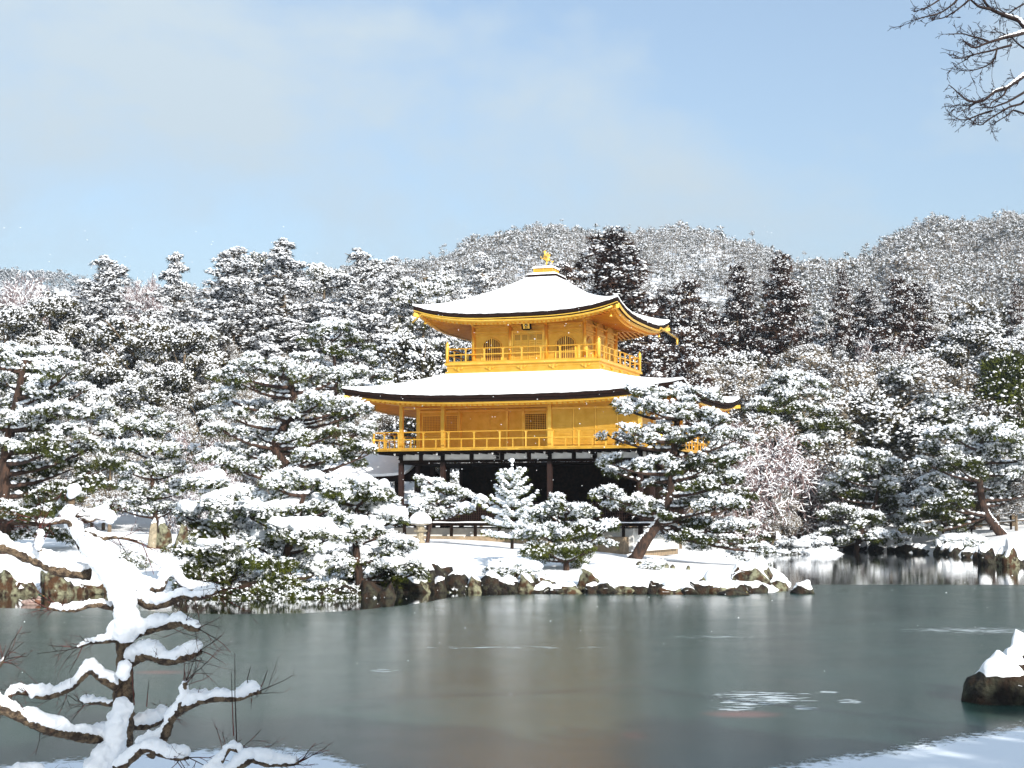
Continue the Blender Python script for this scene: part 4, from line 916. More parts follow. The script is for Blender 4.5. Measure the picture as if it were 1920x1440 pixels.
arched_window(-1.83, 9.62, .95, 1.15, 'x', -a+.05, -1, up); arched_window(1.82, 9.62, .95, 1.15, 'x', -a+.05, -1, up)
arched_window(-1.83, 9.62, .95, 1.15, 'y', a-.05, 1, up); arched_window(1.82, 9.62, .95, 1.15, 'y', a-.05, 1, up)
arched_window(-1.83, 9.62, .95, 1.15, 'y', -a+.05, -1, up); arched_window(1.82, 9.62, .95, 1.15, 'y', -a+.05, -1, up)
def folding_doors(axis, plane, sgn, parent, half=.72):
    def bx(mb, u0, u1, o0, o1, z0_, z1_):
        lo_, hi_ = sorted((plane+sgn*o0, plane+sgn*o1))
        mb.box(u0, u1, lo_, hi_, z0_, z1_) if axis == 'x' else mb.box(lo_, hi_, u0, u1, z0_, z1_)
    n = 4; w_ = 2*half/n
    for i in range(n):
        u0 = -half+i*w_+.012; u1 = u0+w_-.024; m = MB(); bx(m, u0, u1, .0, .03, 9.56, 10.95); d_ = m.build('door', GOLD, parent)
        f = MB(); bx(f, u0, u0+.04, .03, .055, 9.56, 10.95); bx(f, u1-.04, u1, .03, .055, 9.56, 10.95)
        for z_ in (9.56, 9.80, 10.12, 10.36, 10.48, 10.58, 10.91): bx(f, u0+.04, u1-.04, .03, .052, z_, z_+.035)
        f.build('frame', GOLDB, d_)
        g = MB(); bx(g, u0+.05, u1-.05, .031, .034, 10.63, 10.90); g.build('lattice_backing', BACKP, d_)
        g = MB()
        for k in range(5): uu = u0+.06+(u1-u0-.12)*(k+.5)/5; bx(g, uu-.009, uu+.009, .035, .05, 10.625, 10.905)
        g.build('lattice', GOLDB, d_)
    g = MB(); bx(g, -half-.10, -half, .0, .09, 9.56, 11.06); bx(g, half, half+.10, .0, .09, 9.56, 11.06); bx(g, -half-.16, half+.16, .0, .08, 10.96, 11.02)
    g.build('door_frame', GOLDB, parent)
folding_doors('x', -a+.05, -1, up); folding_doors('y', a-.05, 1, up); folding_doors('y', -a+.05, -1, up)
# name plaque, tilted forward under the eave
pq = empty('name_plaque', (.05, -3.22, 11.34)); pq.parent = up; pq.rotation_euler = (R(18), 0, 0)
MB().box(-.19, .19, -.025, .025, -.27, .24).build('plaque_board', GOLDB, pq)
m = MB(); m.box(-.235, -.165, -.045, .03, -.27, .25); m.box(.165, .235, -.045, .03, -.27, .25); m.box(-.164, .164, -.044, .03, -.31, -.245); m.box(-.22, .22, -.06, .031, .25, .28); m.build('frame', DARKW, pq)
for i, ch in enumerate('究竟頂'):
    cu = bpy.data.curves.new('t', 'FONT'); cu.body = ch; cu.size = .17; cu.align_x = 'CENTER'; cu.align_y = 'CENTER'; cu.extrude = .004; cu.offset = .004
    to = bpy.data.objects.new('t', cu); C.objects.link(to); bpy.context.view_layer.update()
    me = bpy.data.meshes.new_from_object(to.evaluated_get(bpy.context.evaluated_depsgraph_get())); bpy.data.objects.remove(to)
    me.materials.clear(); me.materials.append(BLACKW); o = link_mesh('plaque_character', me, pq); o.location = (0, -.032, .145-.155*i); o.rotation_euler = (math.pi/2, 0, 0)
# balcony of the upper storey
h = 3.77
m = MB(); m.box(-h+.06, h-.06, -h+.06, h-.06, 9.00, 9.44); m.box(-h, h, -h, h, 9.02, 9.14); m.box(-h+.03, h-.03, -h+.03, h-.03, 9.30, 9.34); m.build('balcony_base', GOLD, up)
MB().box(-h-.04, h+.04, -h-.04, h+.04, 9.44, 9.545).build('balcony_floor', GOLDB, up)
for k in range(-2, 3):
    for s_ in (0, 1, 2):
        x = k*1.55; m = MB(); px_, py_, dx, dy = ((x, -h+.05, 0, -1), (h-.05, x, 1, 0), (-h+.05, x, -1, 0))[s_]
        lx_, ly_ = -dy, dx
        m.beam((px_+dx*.04-lx_*.17, py_+dy*.04-ly_*.17, 9.26), (px_+dx*.04+lx_*.17, py_+dy*.04+ly_*.17, 9.26), .06, .035)
        for q in (-1, 0, 1): m.beam((px_+dx*.04+lx_*.17*q, py_+dy*.04+ly_*.17*q, 9.27), (px_+dx*.04+lx_*.17*q, py_+dy*.04+ly_*.17*q, 9.33), .06, .06)
        m.beam((px_+dx*.04, py_+dy*.04, 9.15), (px_+dx*.04, py_+dy*.04, 9.25), .09, .09); m.build('bracket', GOLDB, up)
def railing(x0, y0, x1, y1, zf, ztop, zmid, n, parent, post_r=.0, low_posts=True, bow=.0):
    m = MB(); a_ = np.array([x0, y0]); b_ = np.array([x1, y1])
    rail = lambda z, r: m.tube([(x0, y0, z), (x1, y1, z)], r, 8)
    rail(ztop, .028); m.beam((x0, y0, zmid), (x1, y1, zmid), .05, .05); m.beam((x0, y0, zf+.04), (x1, y1, zf+.04), .07, .06)
    m.build('railing', GOLD, parent); 
    for i in range(1, n):
        p = a_+(b_-a_)*i/n; tall = (i % 2 == 0) or not low_posts
        q = MB(); q.beam((p[0], p[1], zf), (p[0], p[1], (ztop-.03) if tall else zmid), .06 if tall else .05, .06 if tall else .05)
        if tall: q.beam((p[0], p[1], ztop-.08), (p[0], p[1], ztop-.03), .11, .09)
        q.build('railing_post', GOLDB if tall else GOLD, parent)
hr = 3.70
for (x0, y0, x1, y1) in ((-hr, -hr, hr, -hr), (hr, -hr, hr, hr), (-hr, hr, -hr, -hr), (hr, hr, -hr, hr)): railing(x0, y0, x1, y1, 9.545, 10.21, 9.93, 8, up, low_posts=False)
for x_ in (-hr, hr):
    for y_ in (-hr, hr):
        MB().lathe((x_, y_, 9.545), [(0, 0), (.085, 0), (.085, .72), (.10, .73), (.10, .78), (.06, .80), (.085, .84), (.09, .89), (.05, .96), (.0, 1.05)], 12).build('corner_post', GOLDB, up, smooth=True)
# wind bells at the corners and the small bulbs along the eave
def bell(x, y, z, parent): MB().lathe((x, y, z), [(0, .12), (.012, .10), (.012, 0), (.05, -.02), (.06, -.12), (.085, -.17), (.0, -.17)], 10).build('wind_bell', GOLDB, parent, smooth=True)
for sx_, sy_ in ((-1,-1), (1,-1), (1,1), (-1,1)): bell(sx_*4.5, sy_*4.5, 11.52, up)
for sx_, sy_ in ((-1,-5.4), (1,-5.4), (1,6.3), (-1,6.3)): bell(sx_*7.62, sy_, 7.72, mid)
for side in range(3):
    for i in range(1, 13):
        t = -1+2*i/13; p = RU.eave(side, t*.86, -.55, -.42); MB().lathe(p, [(0, .035), (.035, 0), (0, -.035)], 8).build('rafter_cap', GOLDB, up, smooth=True)
# gutters hung under the upper eaves, right one running out past the corner
m = MB(); fz = -.19
pts = [RU.eave(0, t, -.05, fz-.10-.03*(t+1)) for t in np.linspace(-.93, .96, 20)]; pts = [(-5.05, -4.75, 11.42)]+pts
m.tube(pts, .045, 8); m.build('gutter', GOLDB, up, smooth=True)
m = MB(); pts = [RU.eave(1, t, .02, fz-.08) for t in np.linspace(-.98, .55, 16)]; e1 = bls(1238, 615, 5.0); e2 = bls(1270, 635, 5.05); pts += [(5.02, e1[0], e1[1]), (5.05, e2[0], e2[1])]
m.tube(pts, .05, 8); m.tube([(5.05, e2[0]-.05, e2[1]), (5.05, e2[0]-.05, e2[1]-.32)], .055, 8); m.build('gutter', GOLDB, up, smooth=True)

# middle storey
zf = 5.46; zt = 7.62
cols = [-5.89, -3.78, 1.45, 5.70]
m = MB(); m.box(1.45, 5.66, -3.97, -3.90, zf, zt); m.box(5.60, 5.67, -3.90, 3.90, zf+.002, zt); m.box(-5.86, 5.60, 3.90, 3.97, zf, zt); m.box(-5.88, -5.81, -1.86, 3.90, zf+.002, zt); m.box(1.40, 1.47, -3.90, -1.93, zf+.001, zt); m.box(-5.88, 5.5, -1.93, -1.86, zf+.003, zt)
m.box(-5.8, 5.6, -3.9, 3.9, zt-.05, zt+.02); m.build('wall', GOLD, mid)
for x in cols: MB().beam((x, -4, zf), (x, -4, zt+.05), .17, .17).build('column', GOLDB, mid)
for y in (-1.9, 0, 2, 4): MB().beam((5.72, y, zf), (5.72, y, zt+.05), .16, .16).build('column', GOLDB, mid)
for y in (-1.9, 1, 4): MB().beam((-5.89, y, zf), (-5.89, y, zt+.05), .16, .16).build('column', GOLDB, mid)
for x in (-5.80, -3.73, -1.32, -.52, .70): MB().beam((x, -1.97, zf), (x, -1.97, zt), .10, .10).build('column', GOLDB, mid)
m = MB(); m.box(-5.9, 5.75, -4.08, -3.93, 7.52, 7.66); m.box(-5.9, 1.4, -4.05, -3.96, 7.38, 7.44); m.box(5.64, 5.80, -3.92, 4.05, 7.522, 7.658); m.box(1.5, 5.66, -4.04, -3.97, 7.26, 7.34); m.box(-5.78, 1.4, -2.02, -1.93, 7.36, 7.44); m.box(-5.97, -5.82, -3.92, 4.0, 7.524, 7.656); m.build('tie_beams', GOLDB, mid)
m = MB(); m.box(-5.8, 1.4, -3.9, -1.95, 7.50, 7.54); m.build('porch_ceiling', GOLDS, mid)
# lattice windows on the set-back wall
def lattice(x0, x1, z0_, z1_, y, nx, nz, parent, backm=None):
    w_ = MB().box(x0, x1, y-.005, y+.005, z0_, z1_).build('lattice_window', backm or BACKP, parent); g = MB()
    for i in range(nx+1): x = x0+(x1-x0)*i/nx; g.box(x-.012, x+.012, y-.035, y-.006, z0_, z1_)
    for i in range(nz+1): z = z0_+(z1_-z0_)*i/nz; g.box(x0, x1, y-.030, y-.0062, z-.012, z+.012)
    g.build('lattice', GOLD, w_)
    f = MB(); f.box(x0-.06, x0-.012, y-.05, y, z0_-.05, z1_+.05); f.box(x1+.012, x1+.06, y-.05, y, z0_-.05, z1_+.05); f.box(x0-.012, x1+.012, y-.048, y, z1_+.012, z1_+.05); f.box(x0-.012, x1+.012, y-.048, y, z0_-.05, z0_-.012); f.build('frame', GOLDB, w_)
lattice(-5.62, -4.72, 6.45, 7.18, -1.94, 11, 9, mid, BACKL); lattice(-4.56, -3.86, 6.45, 7.18, -1.94, 9, 9, mid, BACKL); lattice(-.42, .62, 6.45, 7.20, -1.94, 12, 9, mid, DARKW)
MB().box(-5.62, -3.86, -1.96, -1.93, 6.18, 6.22).build('wall_rail', GOLDB, mid); MB().box(-.42, .62, -1.96, -1.93, 6.16, 6.20).build('wall_rail', GOLDB, mid)
for x0, x1 in ((-3.6, -2.2), (-2.15, -1.38)): MB().box(x0, x1, -1.955, -1.93, zf+.05, 7.30).build('sliding_panel', GOLD, mid)
# slatted shutters of the front right bays
for x0, x1 in ((1.56, 2.53), (2.61, 3.56), (3.64, 4.59), (4.67, 5.60)):
    m = MB(); z = zf+.06
    while z < 7.24: m.box(x0, x1, -4.00, -3.972, z, z+.052); z += .066
    sh = m.build('shutter', GOLD, mid)
    MB().box(x0-.045, x0-.003, -4.03, -3.97, zf, 7.26).build('shutter_frame', GOLDB, mid)
for y0, y1 in ((-3.8, -2.0), (-1.8, -.1), (.1, 1.9), (2.1, 3.9)):
    m = MB(); z = zf+.06
    while z < 7.24: m.box(5.672, 5.70, y0, y1, z, z+.052); z += .066
    m.build('shutter', GOLD, mid)
# verandah round the middle storey
vx, vy = 6.95, 5.05
MB().box(-vx, vx, -vy, vy, zf-.07, zf).build('verandah_floor', GOLD, mid)
m = MB()
for i in range(12): x = -6.6+i*1.15; m.box(x, x+.62, -vy-.006, -vy, zf-.038, zf-.022)
m.build('floor_joints', BACKP, mid)
for (x0, y0, x1, y1, n) in ((-6.88, -4.98, 6.88, -4.98, 22), (6.88, -4.98, 6.88, 4.98, 16), (-6.88, 4.98, -6.88, -4.98, 16), (6.88, 4.98, -6.88, 4.98, 22)): railing(x0, y0, x1, y1, zf, 6.26, 5.92, n, mid)
for x_ in (-6.88, 6.88):
    for y_ in (-4.98, 4.98): m = MB(); m.lathe((x_, y_, zf), [(0, 0), (.06, 0), (.06, .40), (.09, .42), (.09, .50), (.05, .52), (.05, .78), (0, .80)], 10); m.build('corner_post', GOLDB, mid, smooth=True)
# verandah underside beams and ground storey
m = MB(); m.box(-6.8, 6.8, -4.9, 4.9, zf-.16, zf-.075)
for i in range(30): x = -6.6+i*.455; m.box(x-.04, x+.04, -4.95, 4.9, zf-.22, zf-.165)
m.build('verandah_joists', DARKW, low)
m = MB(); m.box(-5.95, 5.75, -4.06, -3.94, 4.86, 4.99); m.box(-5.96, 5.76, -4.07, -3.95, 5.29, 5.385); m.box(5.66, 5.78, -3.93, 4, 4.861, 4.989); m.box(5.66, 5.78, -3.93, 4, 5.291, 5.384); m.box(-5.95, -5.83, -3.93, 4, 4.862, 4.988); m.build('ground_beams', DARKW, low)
xs_ = [-5.89, -4.88, -3.78, -2.35, -.85, .45, 1.45, 2.6, 3.6, 4.63, 5.70]
for i in range(len(xs_)-1): MB().box(xs_[i]+.10, xs_[i+1]-.10, -4.02, -3.98, 4.99, 5.29).build('plaster_panel', PLAST, low)
for x in xs_: MB().box(x-.10, x+.10, -4.05, -3.95, 4.99, 5.29).build('strut', DARKW, low)
for y in (-3, -2, -1, 0, 1, 2, 3): MB().box(5.67, 5.77, y-.09, y+.09, 4.99, 5.29).build('strut', DARKW, low)
MB().box(5.70, 5.74, -3.9, 3.9, 4.992, 5.288).build('plaster_panel', PLAST, low)
for x in (-5.89, -3.78, -1.05, 1.45, 3.55, 5.70):
    m = MB(); m.beam((x, -3.9, 5.22), (x, -4.78, 5.26), .12, .12); m.beam((x, -3.9, 5.06), (x, -4.42, 5.08), .11, .11); br = m.build('bracket_arm', DARKW, low)
    t_ = MB(); elli(t_, (x, -4.80, 5.26), (.055, .03, .075), I2); elli(t_, (x, -4.44, 5.08), (.05, .03, .055), I2); t_.build('white_tip', PLAST, br, smooth=True)
GZ = 1.55
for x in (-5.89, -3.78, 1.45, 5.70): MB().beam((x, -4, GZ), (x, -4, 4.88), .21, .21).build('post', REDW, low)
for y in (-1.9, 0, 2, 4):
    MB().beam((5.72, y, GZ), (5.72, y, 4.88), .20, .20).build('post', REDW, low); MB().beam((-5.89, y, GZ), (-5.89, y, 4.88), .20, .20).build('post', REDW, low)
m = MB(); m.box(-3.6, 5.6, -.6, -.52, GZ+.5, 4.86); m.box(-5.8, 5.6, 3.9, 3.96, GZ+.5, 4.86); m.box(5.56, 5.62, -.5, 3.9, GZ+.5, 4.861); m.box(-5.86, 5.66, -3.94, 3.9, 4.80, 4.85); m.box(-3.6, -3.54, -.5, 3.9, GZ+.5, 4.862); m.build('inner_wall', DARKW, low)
# lattice half-walls between the posts
for x0, x1 in ((-3.6, -1.15), (-1.05, 1.35), (1.6, 3.5), (3.6, 5.55)):
    m = MB()
    for i in range(int((x1-x0)/.11)+1): x = x0+i*.11; m.box(x-.012, x+.012, -3.92, -3.89, 2.2, 2.95)
    for i in range(7): z = 2.2+i*.115; m.box(x0, x1, -3.925, -3.921, z-.011, z+.011)
    m.box(x0, x1, -3.96, -3.88, 2.95, 3.02); m.build('lattice_panel', REDW, low)
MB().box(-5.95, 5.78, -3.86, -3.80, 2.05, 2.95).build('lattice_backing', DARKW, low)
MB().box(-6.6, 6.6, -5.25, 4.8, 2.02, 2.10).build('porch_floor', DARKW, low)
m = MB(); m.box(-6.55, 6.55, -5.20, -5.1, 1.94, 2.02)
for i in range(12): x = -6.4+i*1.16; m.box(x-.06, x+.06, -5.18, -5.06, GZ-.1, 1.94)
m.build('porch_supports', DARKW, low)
m = MB(); G = np.array([[(x, y, 2.10+.05*(.6+.4*math.sin(x*3+y*5))*(1 if abs(y+4.9) < .3 else .2)) for x in np.linspace(-6.6, 6.6, 60)] for y in (-5.27, -5.22, -5.0, -4.75, -4.65)]); m.grid(G); m.grid(np.array([[(x, -5.27, z) for x in np.linspace(-6.6, 6.6, 60)] for z in (2.085, 2.12)])); m.build('porch_snow', SNOW, low, smooth=True)
MB().box(-6.2, 5.5, -4.6, 4.3, .8, 1.84).build('plaster_footing', PLAST, low)
MB().box(-6.9, 5.3, -5.5, 4.9, .5, GZ-.08).build('stone_platform', TANST, low)

# small covered deck left of the pavilion
dk = empty('deck_house', (BX, BY, 0), -BYAW, label='small open deck house with snowy gabled roof attached at the left of the pavilion', cat='deck house')
x0, x1, yf, yb, yr, ze, zr = -10.9, -6.3, -2.6, 2.2, -.2, 4.28, 5.35
def slab(mb, pts, t):
    p = np.array(pts, float); q = p-np.array([0, 0, t]); n = len(p); mb.add(np.concatenate([p, q]), [list(range(n))]); b0 = mb.n-2*n; mb.F.append((np.array([[b0+n+i for i in range(n)][::-1]]), 0)); mb.F.append((np.array([[b0+(i+1) % n, b0+i, b0+n+i, b0+n+(i+1) % n] for i in range(n)]), 0))
for nm, mt_, dz, tt, ex in (('roof', BLACKW, 0, .13, 0), ('roof_snow', SNOW, .13, .126, .03)):
    m = MB(); xs2 = np.linspace(x0-ex, x1+ex, 9)
    for ya, sg in ((yf-ex, 1), (yb+ex, -1)):
        G = np.array([[(x, ya+(yr-ya)*f, ze+dz+(zr-ze)*(f**1.2)+.10*abs((x-(x0+x1)/2)/2.3)**3*(1-f)) for x in xs2] for f in np.linspace(0, 1, 7)]); m.grid(G, 0, sg < 0); G2 = G.copy(); G2[..., 2] -= tt; m.grid(G2, 0, sg > 0)
        m.grid(np.stack([G[0], G2[0]]), 0, sg > 0)
        for e_ in (0, -1): m.grid(np.stack([G[:, e_], G2[:, e_]]), 0, (e_ == 0) != (sg < 0))
    m.build(nm, mt_, dk, smooth=False)
for x in (x0+.5, (x0+x1)/2, x1-.3):
    for y in (yf+.4, yb-.4): MB().beam((x, y, .6), (x, y, ze+.15), .15, .15).build('post', DARKW, dk)
m = MB(); m.box(x0+.2, x1-.1, yf+.34, yf+.46, ze-.13, ze+.0); m.box(x0+.2, x1-.1, yb-.46, yb-.34, ze-.13, ze); m.box(x0+.3, x1, yf+.3, yb-.3, 1.9, 2.0); m.build('beams', DARKW, dk)
m = MB(); [m.box(x0+.4, x1-.2, yf+.38, yf+.43, z, z+.06) for z in (2.35, 2.7)]; m.build('railing', DARKW, dk)

# ------------------------------------------------------------------ rocks
def rock(label, u, v, w_, h_, seed, m=None, group=None, snow=.10, dep=.8, base=I4, name='rock', Y=None, jag=.22, thr=.66):
    rg = np.random.default_rng(seed+500); d = ray(u, v); Y = Y or -CAMZ/d[2]*d[1]; k = Y/FPX; c = P(u, v, Y); rx = w_*k/2; ry = rx*dep; hz = h_*k
    V, F = base; n1 = rg.normal(0, 1, (9, 3)); n1 /= np.linalg.norm(n1, axis=1)[:, None]; cut = rg.uniform(.55, .95, 9)
    q = V.copy()
    for n_, c_ in zip(n1, cut): dd = np.maximum(q@n_-c_, 0); q -= dd[:, None]*n_*.9
    for fr_, am in ((2.3, jag*.5), (5, jag*.3), (11, jag*.14), (21, jag*.07)):
        o = rg.uniform(0, 6, 3); q *= (1+am*(np.sin(q[:, :1]*fr_+o[0])*np.cos(q[:, 1:2]*fr_*1.1+o[1])+np.sin(q[:, 2:3]*fr_*1.2+o[2]+q[:, :1]*fr_)))
    q[:, 2] /= q[:, 2].max(); q = q*np.array([rx, ry, hz]); q[:, 2] = np.where(q[:, 2] < 0, q[:, 2]*.5, q[:, 2]); q[:, 2] = np.maximum(q[:, 2], -.35)
    e = empty(name, (c[0], Y+ry*.6, 0 if v > 1000 and abs(c[2]) < .15 else c[2]), rg.uniform(-.2, .2), label=label, cat='rock', group=group)
    MB().add(q, F).build('rock_body', m or ROCK, e, smooth=True)
    if snow:
        fn = np.cross(q[F[:, 1]]-q[F[:, 0]], q[F[:, 2]]-q[F[:, 0]]); fn /= np.linalg.norm(fn, axis=1)[:, None]+1e-9
        vn = np.zeros_like(q)
        for i in range(3): np.add.at(vn, F[:, i], fn)
        vn /= np.linalg.norm(vn, axis=1)[:, None]+1e-9
        for _ in range(6):                         # smooth the slopes so that the cap is one sheet
            t_ = vn.copy()
            for i in range(3): np.add.at(t_, F[:, i], vn[F[:, (i+1) % 3]])
            vn = t_/(np.linalg.norm(t_, axis=1)[:, None]+1e-9)
        wob = .10*np.sin(q[:, 0]*4/rx+seed)+.08*np.sin(q[:, 1]*5/rx+seed*2)
        am = sstep(thr-.12, thr+.2, vn[:, 2]+wob)*(q[:, 2] > hz*.25)
        keep = (am[F].max(1) > 0); s = q+np.array([0, 0, 1.])*(am*snow-.03*(am < .02))[:, None]
        us, inv = np.unique(F[keep], return_inverse=True); MB().add(s[us], inv.reshape(-1, 3)).build('snow_cap', SNOW, e, smooth=True)
    return e
rk = [
 ('broad greenish lichen rock with rusty foot at the left picture edge shore', 18, 1116, 86, 56, ROCK, .12),
 ('mossy brown and green boulder at the left shore beside the resting duck', 98, 1116, 92, 60, ROCK, .12),
 ('low rust-coloured rock half under snow right of the mossy boulder', 168, 1114, 70, 30, ROCK, .10),
 ('dark rock under the overhanging snow-heaped pines', 620, 1118, 70, 26, ROCKD, .05),
 ('rust-brown rock at the right end of the snow-heaped pines', 735, 1112, 62, 44, ROCK, .08),
 ('dark brown rock with two small snow balls on it below the lawn', 785, 1110, 66, 58, ROCKD, .06),
 ('tall dark rock behind the mossy shrub at the lawn edge', 825, 1104, 54, 56, ROCKD, .10),
 ('flat brown rock poking from the snow above the mossy shrub', 905, 1085, 70, 26, ROCKD, .12),
 ('dark rock under the weeping snow dome shrub', 950, 1112, 60, 30, ROCKD, .04),
 ('rusty brown rock between the weeping snow dome and the small round pine', 1017, 1111, 58, 36, ROCK, .04),
 ('low yellowish stone at the foot of the small round pine', 1060, 1111, 34, 18, ROCKG, .05),
 ('rounded lichen-spotted boulder just right of the small round pine', 1107, 1112, 58, 54, ROCK, .02),
 ('low brown shore stone right of the rounded lichen boulder', 1160, 1112, 60, 22, ROCK, .09),
 ('grey-green slab rock leaning in the snow behind the low shore stones', 1190, 1092, 48, 34, ROCK, .04),
 ('long low yellow-brown shore stone left of the big yellow lichen rock', 1270, 1112, 90, 24, ROCKG, .10),
 ('big yellow lichen rock near the point of the peninsula', 1350, 1112, 92, 44, ROCKG, .05),
 ('dark flat stone at the foot of the big yellow lichen rock', 1372, 1117, 56, 12, ROCKD, 0),
 ('mottled snow-topped boulder at the point of the peninsula', 1415, 1106, 96, 56, ROCK, .14),
 ('small snow-covered stone at the very tip of the peninsula', 1458, 1106, 34, 26, ROCK, .16),
 ('small black rock with a dab of snow, alone in the water off the point', 1508, 1114, 50, 22, ROCKD, .07),
 ('square snow-capped brown rock on the far bank below the brown stump', 1463, 1036, 32, 34, ROCKG, .22),
 ('snow-capped lichen rock below the leaning pine at the right edge', 1895, 1062, 44, 42, ROCK, .25),
 ('snowy dark rock left of the lichen rock at the right edge', 1855, 1058, 44, 34, ROCKD, .22),
 ]
for i, (lab, u, v, w_, h_, m_, s_) in enumerate(rk): rock(lab, u, v, w_, h_, i, m_, snow=s_)
rock('upper snow-covered stone of the pile at the right foreground edge', 1925, 1262, 96, 66, 41, ROCKD, snow=.10, Y=21.6, thr=.35)
rock('big dark wet rock with snow ridge standing in the ice at the right foreground edge', 1898, 1322, 150, 92, 40, ROCKD, snow=.04, dep=.9, thr=.60, jag=.12)
for i, (u, v, w_, h_, lab) in enumerate(((283, 1040, 22, 50, 'flat-faced grey standing stone, left one of the three behind the left shore'), (306, 1040, 34, 52, 'rough yellow-brown standing stone, middle one of the three behind the left shore'), (338, 1040, 34, 48, 'shaded standing stone beside the low pine, right one of the three'))):
    rock(lab, u, v, w_, h_+14, 60+i, (STONE, ROCK, ROCK)[i], snow=.10, Y=62, dep=.6, jag=.10)
rock('black rounded standing slab behind the leaning pine at the right edge', 1866, 992, 24, 40, 66, ROCKD, snow=.05, Y=112, dep=.35, jag=.06)
rr_ = np.random.default_rng(5)
FS = np.array(far_shore)
for i in range(26):                                  # dark stones edging the far bank
    u = 1455+i*18+rr_.uniform(-6, 6); v = np.interp(u, [1440, 1500, 1600, 1700, 1800, 1862, 1920], [1034, 1029, 1030, 1035, 1040, 1055, 1060]); 
    rock('dark snow-topped stone in the row edging the far bank', u, v+1, rr_.uniform(20, 34), rr_.uniform(13, 26), 80+i, ROCKD, 'stones edging the far bank', snow=.13, base=I3)
for i in range(14):
    u = 335+i*30+rr_.uniform(-8, 8)
    rock('dark stone at the waterline under the low pines left of the lawn', u, 1121, rr_.uniform(40, 62), rr_.uniform(18, 34), 120+i, ROCKD, 'stones under the low pines', snow=0, base=I3)
for i in range(24):
    u = 705+i*31+rr_.uniform(-7, 7); v = float(np.interp(u, [700, 750, 850, 1050, 1250, 1350, 1430, 1480], [1114, 1112, 1111, 1113, 1114, 1114, 1111, 1107]))
    rock('brown stone in the waterline row along the lawn shore', u, v, rr_.uniform(34, 76), rr_.uniform(14, 26)+(14 if u < 1010 else 0), 180+i, (ROCK, ROCKD, ROCKD)[i % 3], 'stones along the lawn shore row', snow=.05, base=I3, thr=.8)
for i in range(7):
    u = (1045, 1085, 1135, 1185, 1210, 1310, 1228)[i]
    rock('small brown stone filling the shore edge between the larger lichen rocks', u, 1111, rr_.uniform(22, 34), rr_.uniform(9, 16), 140+i, (ROCK, ROCKG)[i % 2], 'small stones along the lawn shore', snow=.06, base=I3)
for i in range(5):
    u = (1200, 1235, 1248, 1262, 1290)[i]; v = (1058, 1063, 1062, 1066, 1060)[i]; y = 59; p = P(u, v, y)
    e = rock('bit of reddish stone peeping through the peninsula snow', u, v, (16, 14, 14, 12, 9)[i], 8, 160+i, RUST if i == 1 else ROCK, 'stones peeping through the peninsula snow', snow=.0, base=I2, Y=y); e.location.z = gz1(e.location.x, e.location.y)+.0

# ------------------------------------------------------------------ stone lantern
p = P(788, 1012, 66); g = gz1(p[0], p[1]); k = 66/FPX; hL = 34*k
ln = empty('stone_lantern', (p[0], p[1], g), label='squat stone lantern under a tall snow cap before the left part of the pavilion', cat='lantern')
zt_ = P(790, 980, 66)[2]-g
MB().lathe((0,0,0), [(0,-.1),(.20,-.1),(.19,.12),(.15,.16),(.14,zt_*.50),(.27,zt_*.56),(.29,zt_*.62),(.22,zt_*.66),(0,zt_*.66)], 10).build('pedestal', STONE, ln)
MB().lathe((0,0,0), [(0,zt_*.66),(.17,zt_*.66),(.16,zt_*.90),(0,zt_*.90)], 6).build('light_box', STONE, ln)
MB().lathe((0,0,0), [(0,zt_*.90),(.36,zt_*.90),(.38,zt_*.96),(.20,zt_*1.06),(0,zt_*1.08)], 12).build('lantern_cap', STONE, ln)
m = MB(); V, F = I4; q = V*np.array([.45, .45, .42]); q[:, 2] = np.where(q[:, 2] < 0, q[:, 2]*.25, q[:, 2])+zt_*1.02; q += .02*np.sin(V*9); m.add(q, F); m.build('snow_cap', SNOW, ln, smooth=True)
# small pole beside the deck
# brown stump
p = P(1458, 962, 110); g = gz1(p[0], p[1]); k = 110/FPX
st = empty('tree_stump', (p[0], p[1], g), label='leaning brown tree stump with orange-red broken top behind the far bank', cat='stump'); hh = P(1448, 932, 110)[2]-g
MB().tube(smooth_path([(.35, 0, -.2), (.22, 0, hh*.4), (-.05, 0, hh*.8), (-.35, 0, hh*.98)], 10), np.array([.42,.40,.38,.36,.34,.31,.28,.25,.2,.14]), 9).build('trunk', BARKG, st, smooth=True)
m = MB(); V, F = I3; m.add(V*(1+.15*np.sin(V[:, :1]*7+V[:, 2:]*5))*np.array([.26, .22, .24])+np.array([-.38, 0, hh*.95]), F); m.build('broken_top', RUST, st, smooth=True)
# rail fences
def rail_fence(label, pts, Y, hpx, nrail=2):
    base = []
    for u in pts: x = (u-960)/FPX*Y; base.append((x, Y, gz1(x, Y)))
    e = empty('rail_fence', base[0], label=label, cat='fence'); b0 = np.array(base[0]); h_ = hpx*Y/FPX; r = MB(); s_ = MB()
    for i in range(len(base)-1):
        a_, b_ = np.array(base[i])-b0, np.array(base[i+1])-b0
        for j in range(nrail):
            z = h_*(1-.5*j); r.tube([a_+[0, -.05, z], b_+[0, -.05, z]], .055, 7); s_.tube([a_+[0, -.05, z+.06], (a_+b_)/2+[0, -.05, z+.075], b_+[0, -.05, z+.06]], .045, 6)
    for q in base: q = np.array(q)-b0; MB().tube([q-[0, 0, .2], q+[0, 0, h_+.05]], .075, 8).build('post', DARKW, e)
    r.build('rails', BARKG, e, smooth=True); s_.build('rail_snow', SNOW, e, smooth=True)
rail_fence('bamboo rail fence with snow on its rail behind the tall leaning pine', (1395, 1424, 1460, 1500, 1540, 1580, 1640, 1700), 114, 16, 1)
rail_fence('dark rail fence on the bank at the right edge, behind the leaning pine', (1765, 1818, 1892, 1960), 110, 30, 2)
